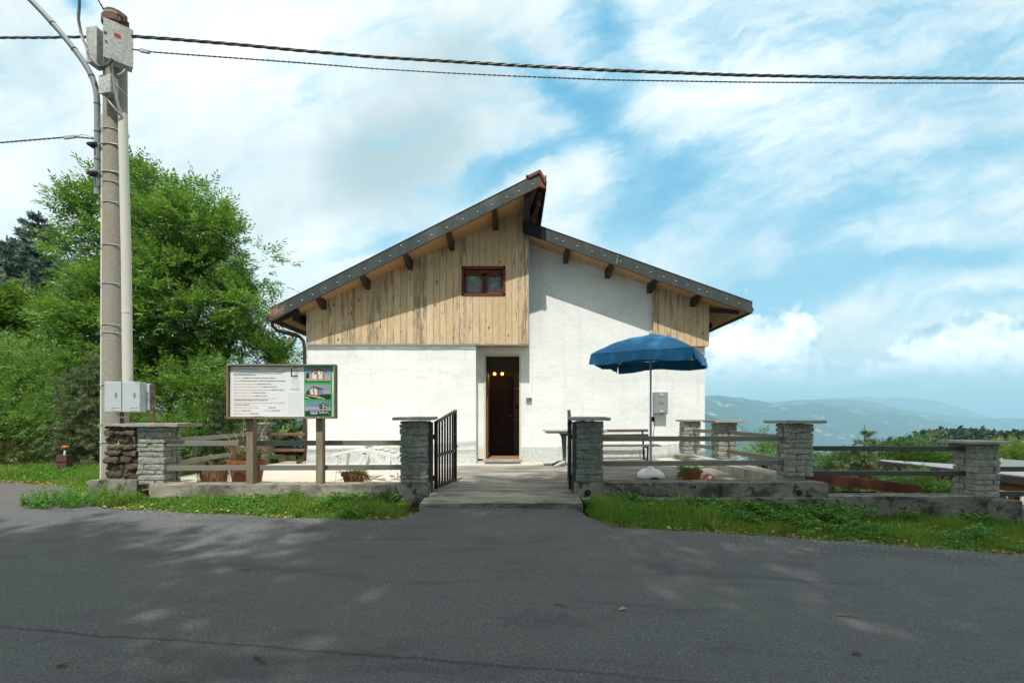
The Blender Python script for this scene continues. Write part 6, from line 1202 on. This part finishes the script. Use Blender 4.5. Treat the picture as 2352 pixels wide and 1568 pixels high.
def house(label, c, w_, d, h, rh, wallc, roofc, ang=0, seed=1):
    t = thing('village_house', label, 'house', c, 'village houses below'); t.rotation_euler = (0, 0, ang); LOC[t.name] = (0, 0, 0)
    b = MB(); b.box(-w_/2, w_/2, -d/2, d/2, -3, h); b.prism([(-w_/2, h), (w_/2, h), (0, h+rh)], -d/2+.01, d/2-.01); b.build('wall', simple('wall_'+str(seed), wallc, .1, 1, .9), t)
    b = MB(); e = .5
    for sg in (-1, 1): b.add([(sg*(w_/2+e), -d/2-e, h-rh*e/(w_/2)), (0, -d/2-e, h+rh), (0, d/2+e, h+rh), (sg*(w_/2+e), d/2+e, h-rh*e/(w_/2))]+[(sg*(w_/2+e), -d/2-e, h-rh*e/(w_/2)+.2), (0, -d/2-e, h+rh+.2), (0, d/2+e, h+rh+.2), (sg*(w_/2+e), d/2+e, h-rh*e/(w_/2)+.2)], [(0, 1, 2, 3), (4, 7, 6, 5), (0, 4, 5, 1), (2, 6, 7, 3), (0, 3, 7, 4), (1, 5, 6, 2)])
    RF = b.build('roof', simple('roof_'+str(seed), roofc, .15, 1, .8), t); b = MB(); b.box(-w_*.2, -w_*.2+.5, -.25, .25, h+rh*.4, h+rh+.35); b.build('chimney', M_cap, RF)
    for k in range(3): b = MB(); b.box(-w_*.35+k*w_*.28, -w_*.35+k*w_*.28+1.0, -d/2-.04, -d/2+.02, h*.45, h*.45+1.2); b.build('window', M_glass, t)
    for k in range(2): b = MB(); b.box(-w_/2-.04, -w_/2+.02, -d*.25+k*d*.4, -d*.25+k*d*.4+1, h*.45, h*.45+1.2); b.build('window', M_glass, t)
def hz_(px, Y): x = (px-CX)/F*Y; return x, Y, float(terrain(np.array([x]), np.array([float(Y)]))[0])
for px, py, Y, w_, d, wc, rc, an, lab in ((2328, 1052, 78, 11, 9, (.55, .42, .34), (.42, .24, .18), .5, 'pink village house with terracotta roof at the right picture edge'), (1932, 1078, 48, 7, 6, (.5, .48, .42), (.22, .25, .24), -.3, 'grey-roofed village house low beyond the first right rails'),
                                       (2145, 1113, 34, 5, 5, (.6, .5, .42), (.40, .20, .14), .4, 'small reddish roof among the trees under the carport'), (2310, 1078, 42, 6, 6, (.5, .5, .46), (.16, .18, .18), .2, 'slate-grey roof just right of the lowest pillar')):
    x, y, z = P(px, py, Y); house(lab, (x, y, z-3.6), w_, d, 2.8, 1.5, wc, rc, an, int(px))

# trees across the road behind the viewpoint, whose crowns shade the road
def shade(name, label, c, R, n, seed, per=20, leaf=.16, shell=.3):
    x, y, z = c; bl = [(x, y, z, R[0], R[1], R[2])]; zz = float(road_z(np.array([x]), np.array([min(y, -8)]))[0]); tree(name, label, (x, min(y, -8.0), zz), bl, n, per, .42, M_ash2, [(0, 0, z-zz, 0, y-min(y, -8.0)), (.2, 0, z-zz, 1.4, y-min(y, -8.0)), (-.2, 0, z-zz, -1.4, y-min(y, -8.0))], seed=seed, limbs=60, leaf=leaf, L=.3, npair=2, wd=.62, trunk_r=.22, group='tall trees across the road')
shade('roadside_tree', 'tall leafy tree across the road behind the viewpoint, central', (1.5, -3.4, 15.2), (4.0, 3.4, 3.0), 420, 101)
shade('roadside_tree', 'tall leafy tree across the road behind the viewpoint, to the right', (7.8, -3.6, 15.2), (4.2, 3.5, 3.0), 420, 102)
shade('roadside_tree', 'tall leafy tree across the road behind the viewpoint, to the left', (-6.2, -5.0, 12.4), (4.4, 2.9, 2.3), 400, 103)
shade('roadside_tree', 'leafy tree across the road behind the viewpoint with a lower crown', (-1.5, -6.8, 9.3), (6.5, 3.0, 2.4), 420, 104)
shade('roadside_tree', 'leafy tree far right across the road behind the viewpoint', (7.5, -6.5, 10.0), (6.0, 3.2, 2.8), 380, 105)

# ================================================================== HAZE
b = MB(); b.box(-21500, 21500, -21500, 21500, -760, 900); hz = bpy.data.materials.new('haze'); hz.use_nodes = True; hz.node_tree.nodes.clear(); q = G(hz.node_tree)
pv = q.n('ShaderNodeVolumePrincipled', {'Color': (.46, .82, 1.0, 1), 'Density': 1.25e-4, 'Anisotropy': 0.0}); q.L.new(pv.outputs[0], q.n('ShaderNodeOutputMaterial').inputs[1])
HZ = b.build('haze', hz); HZ['kind'] = 'stuff'; HZ['label'] = 'pale blue summer haze over the valley'; HZ['category'] = 'haze'
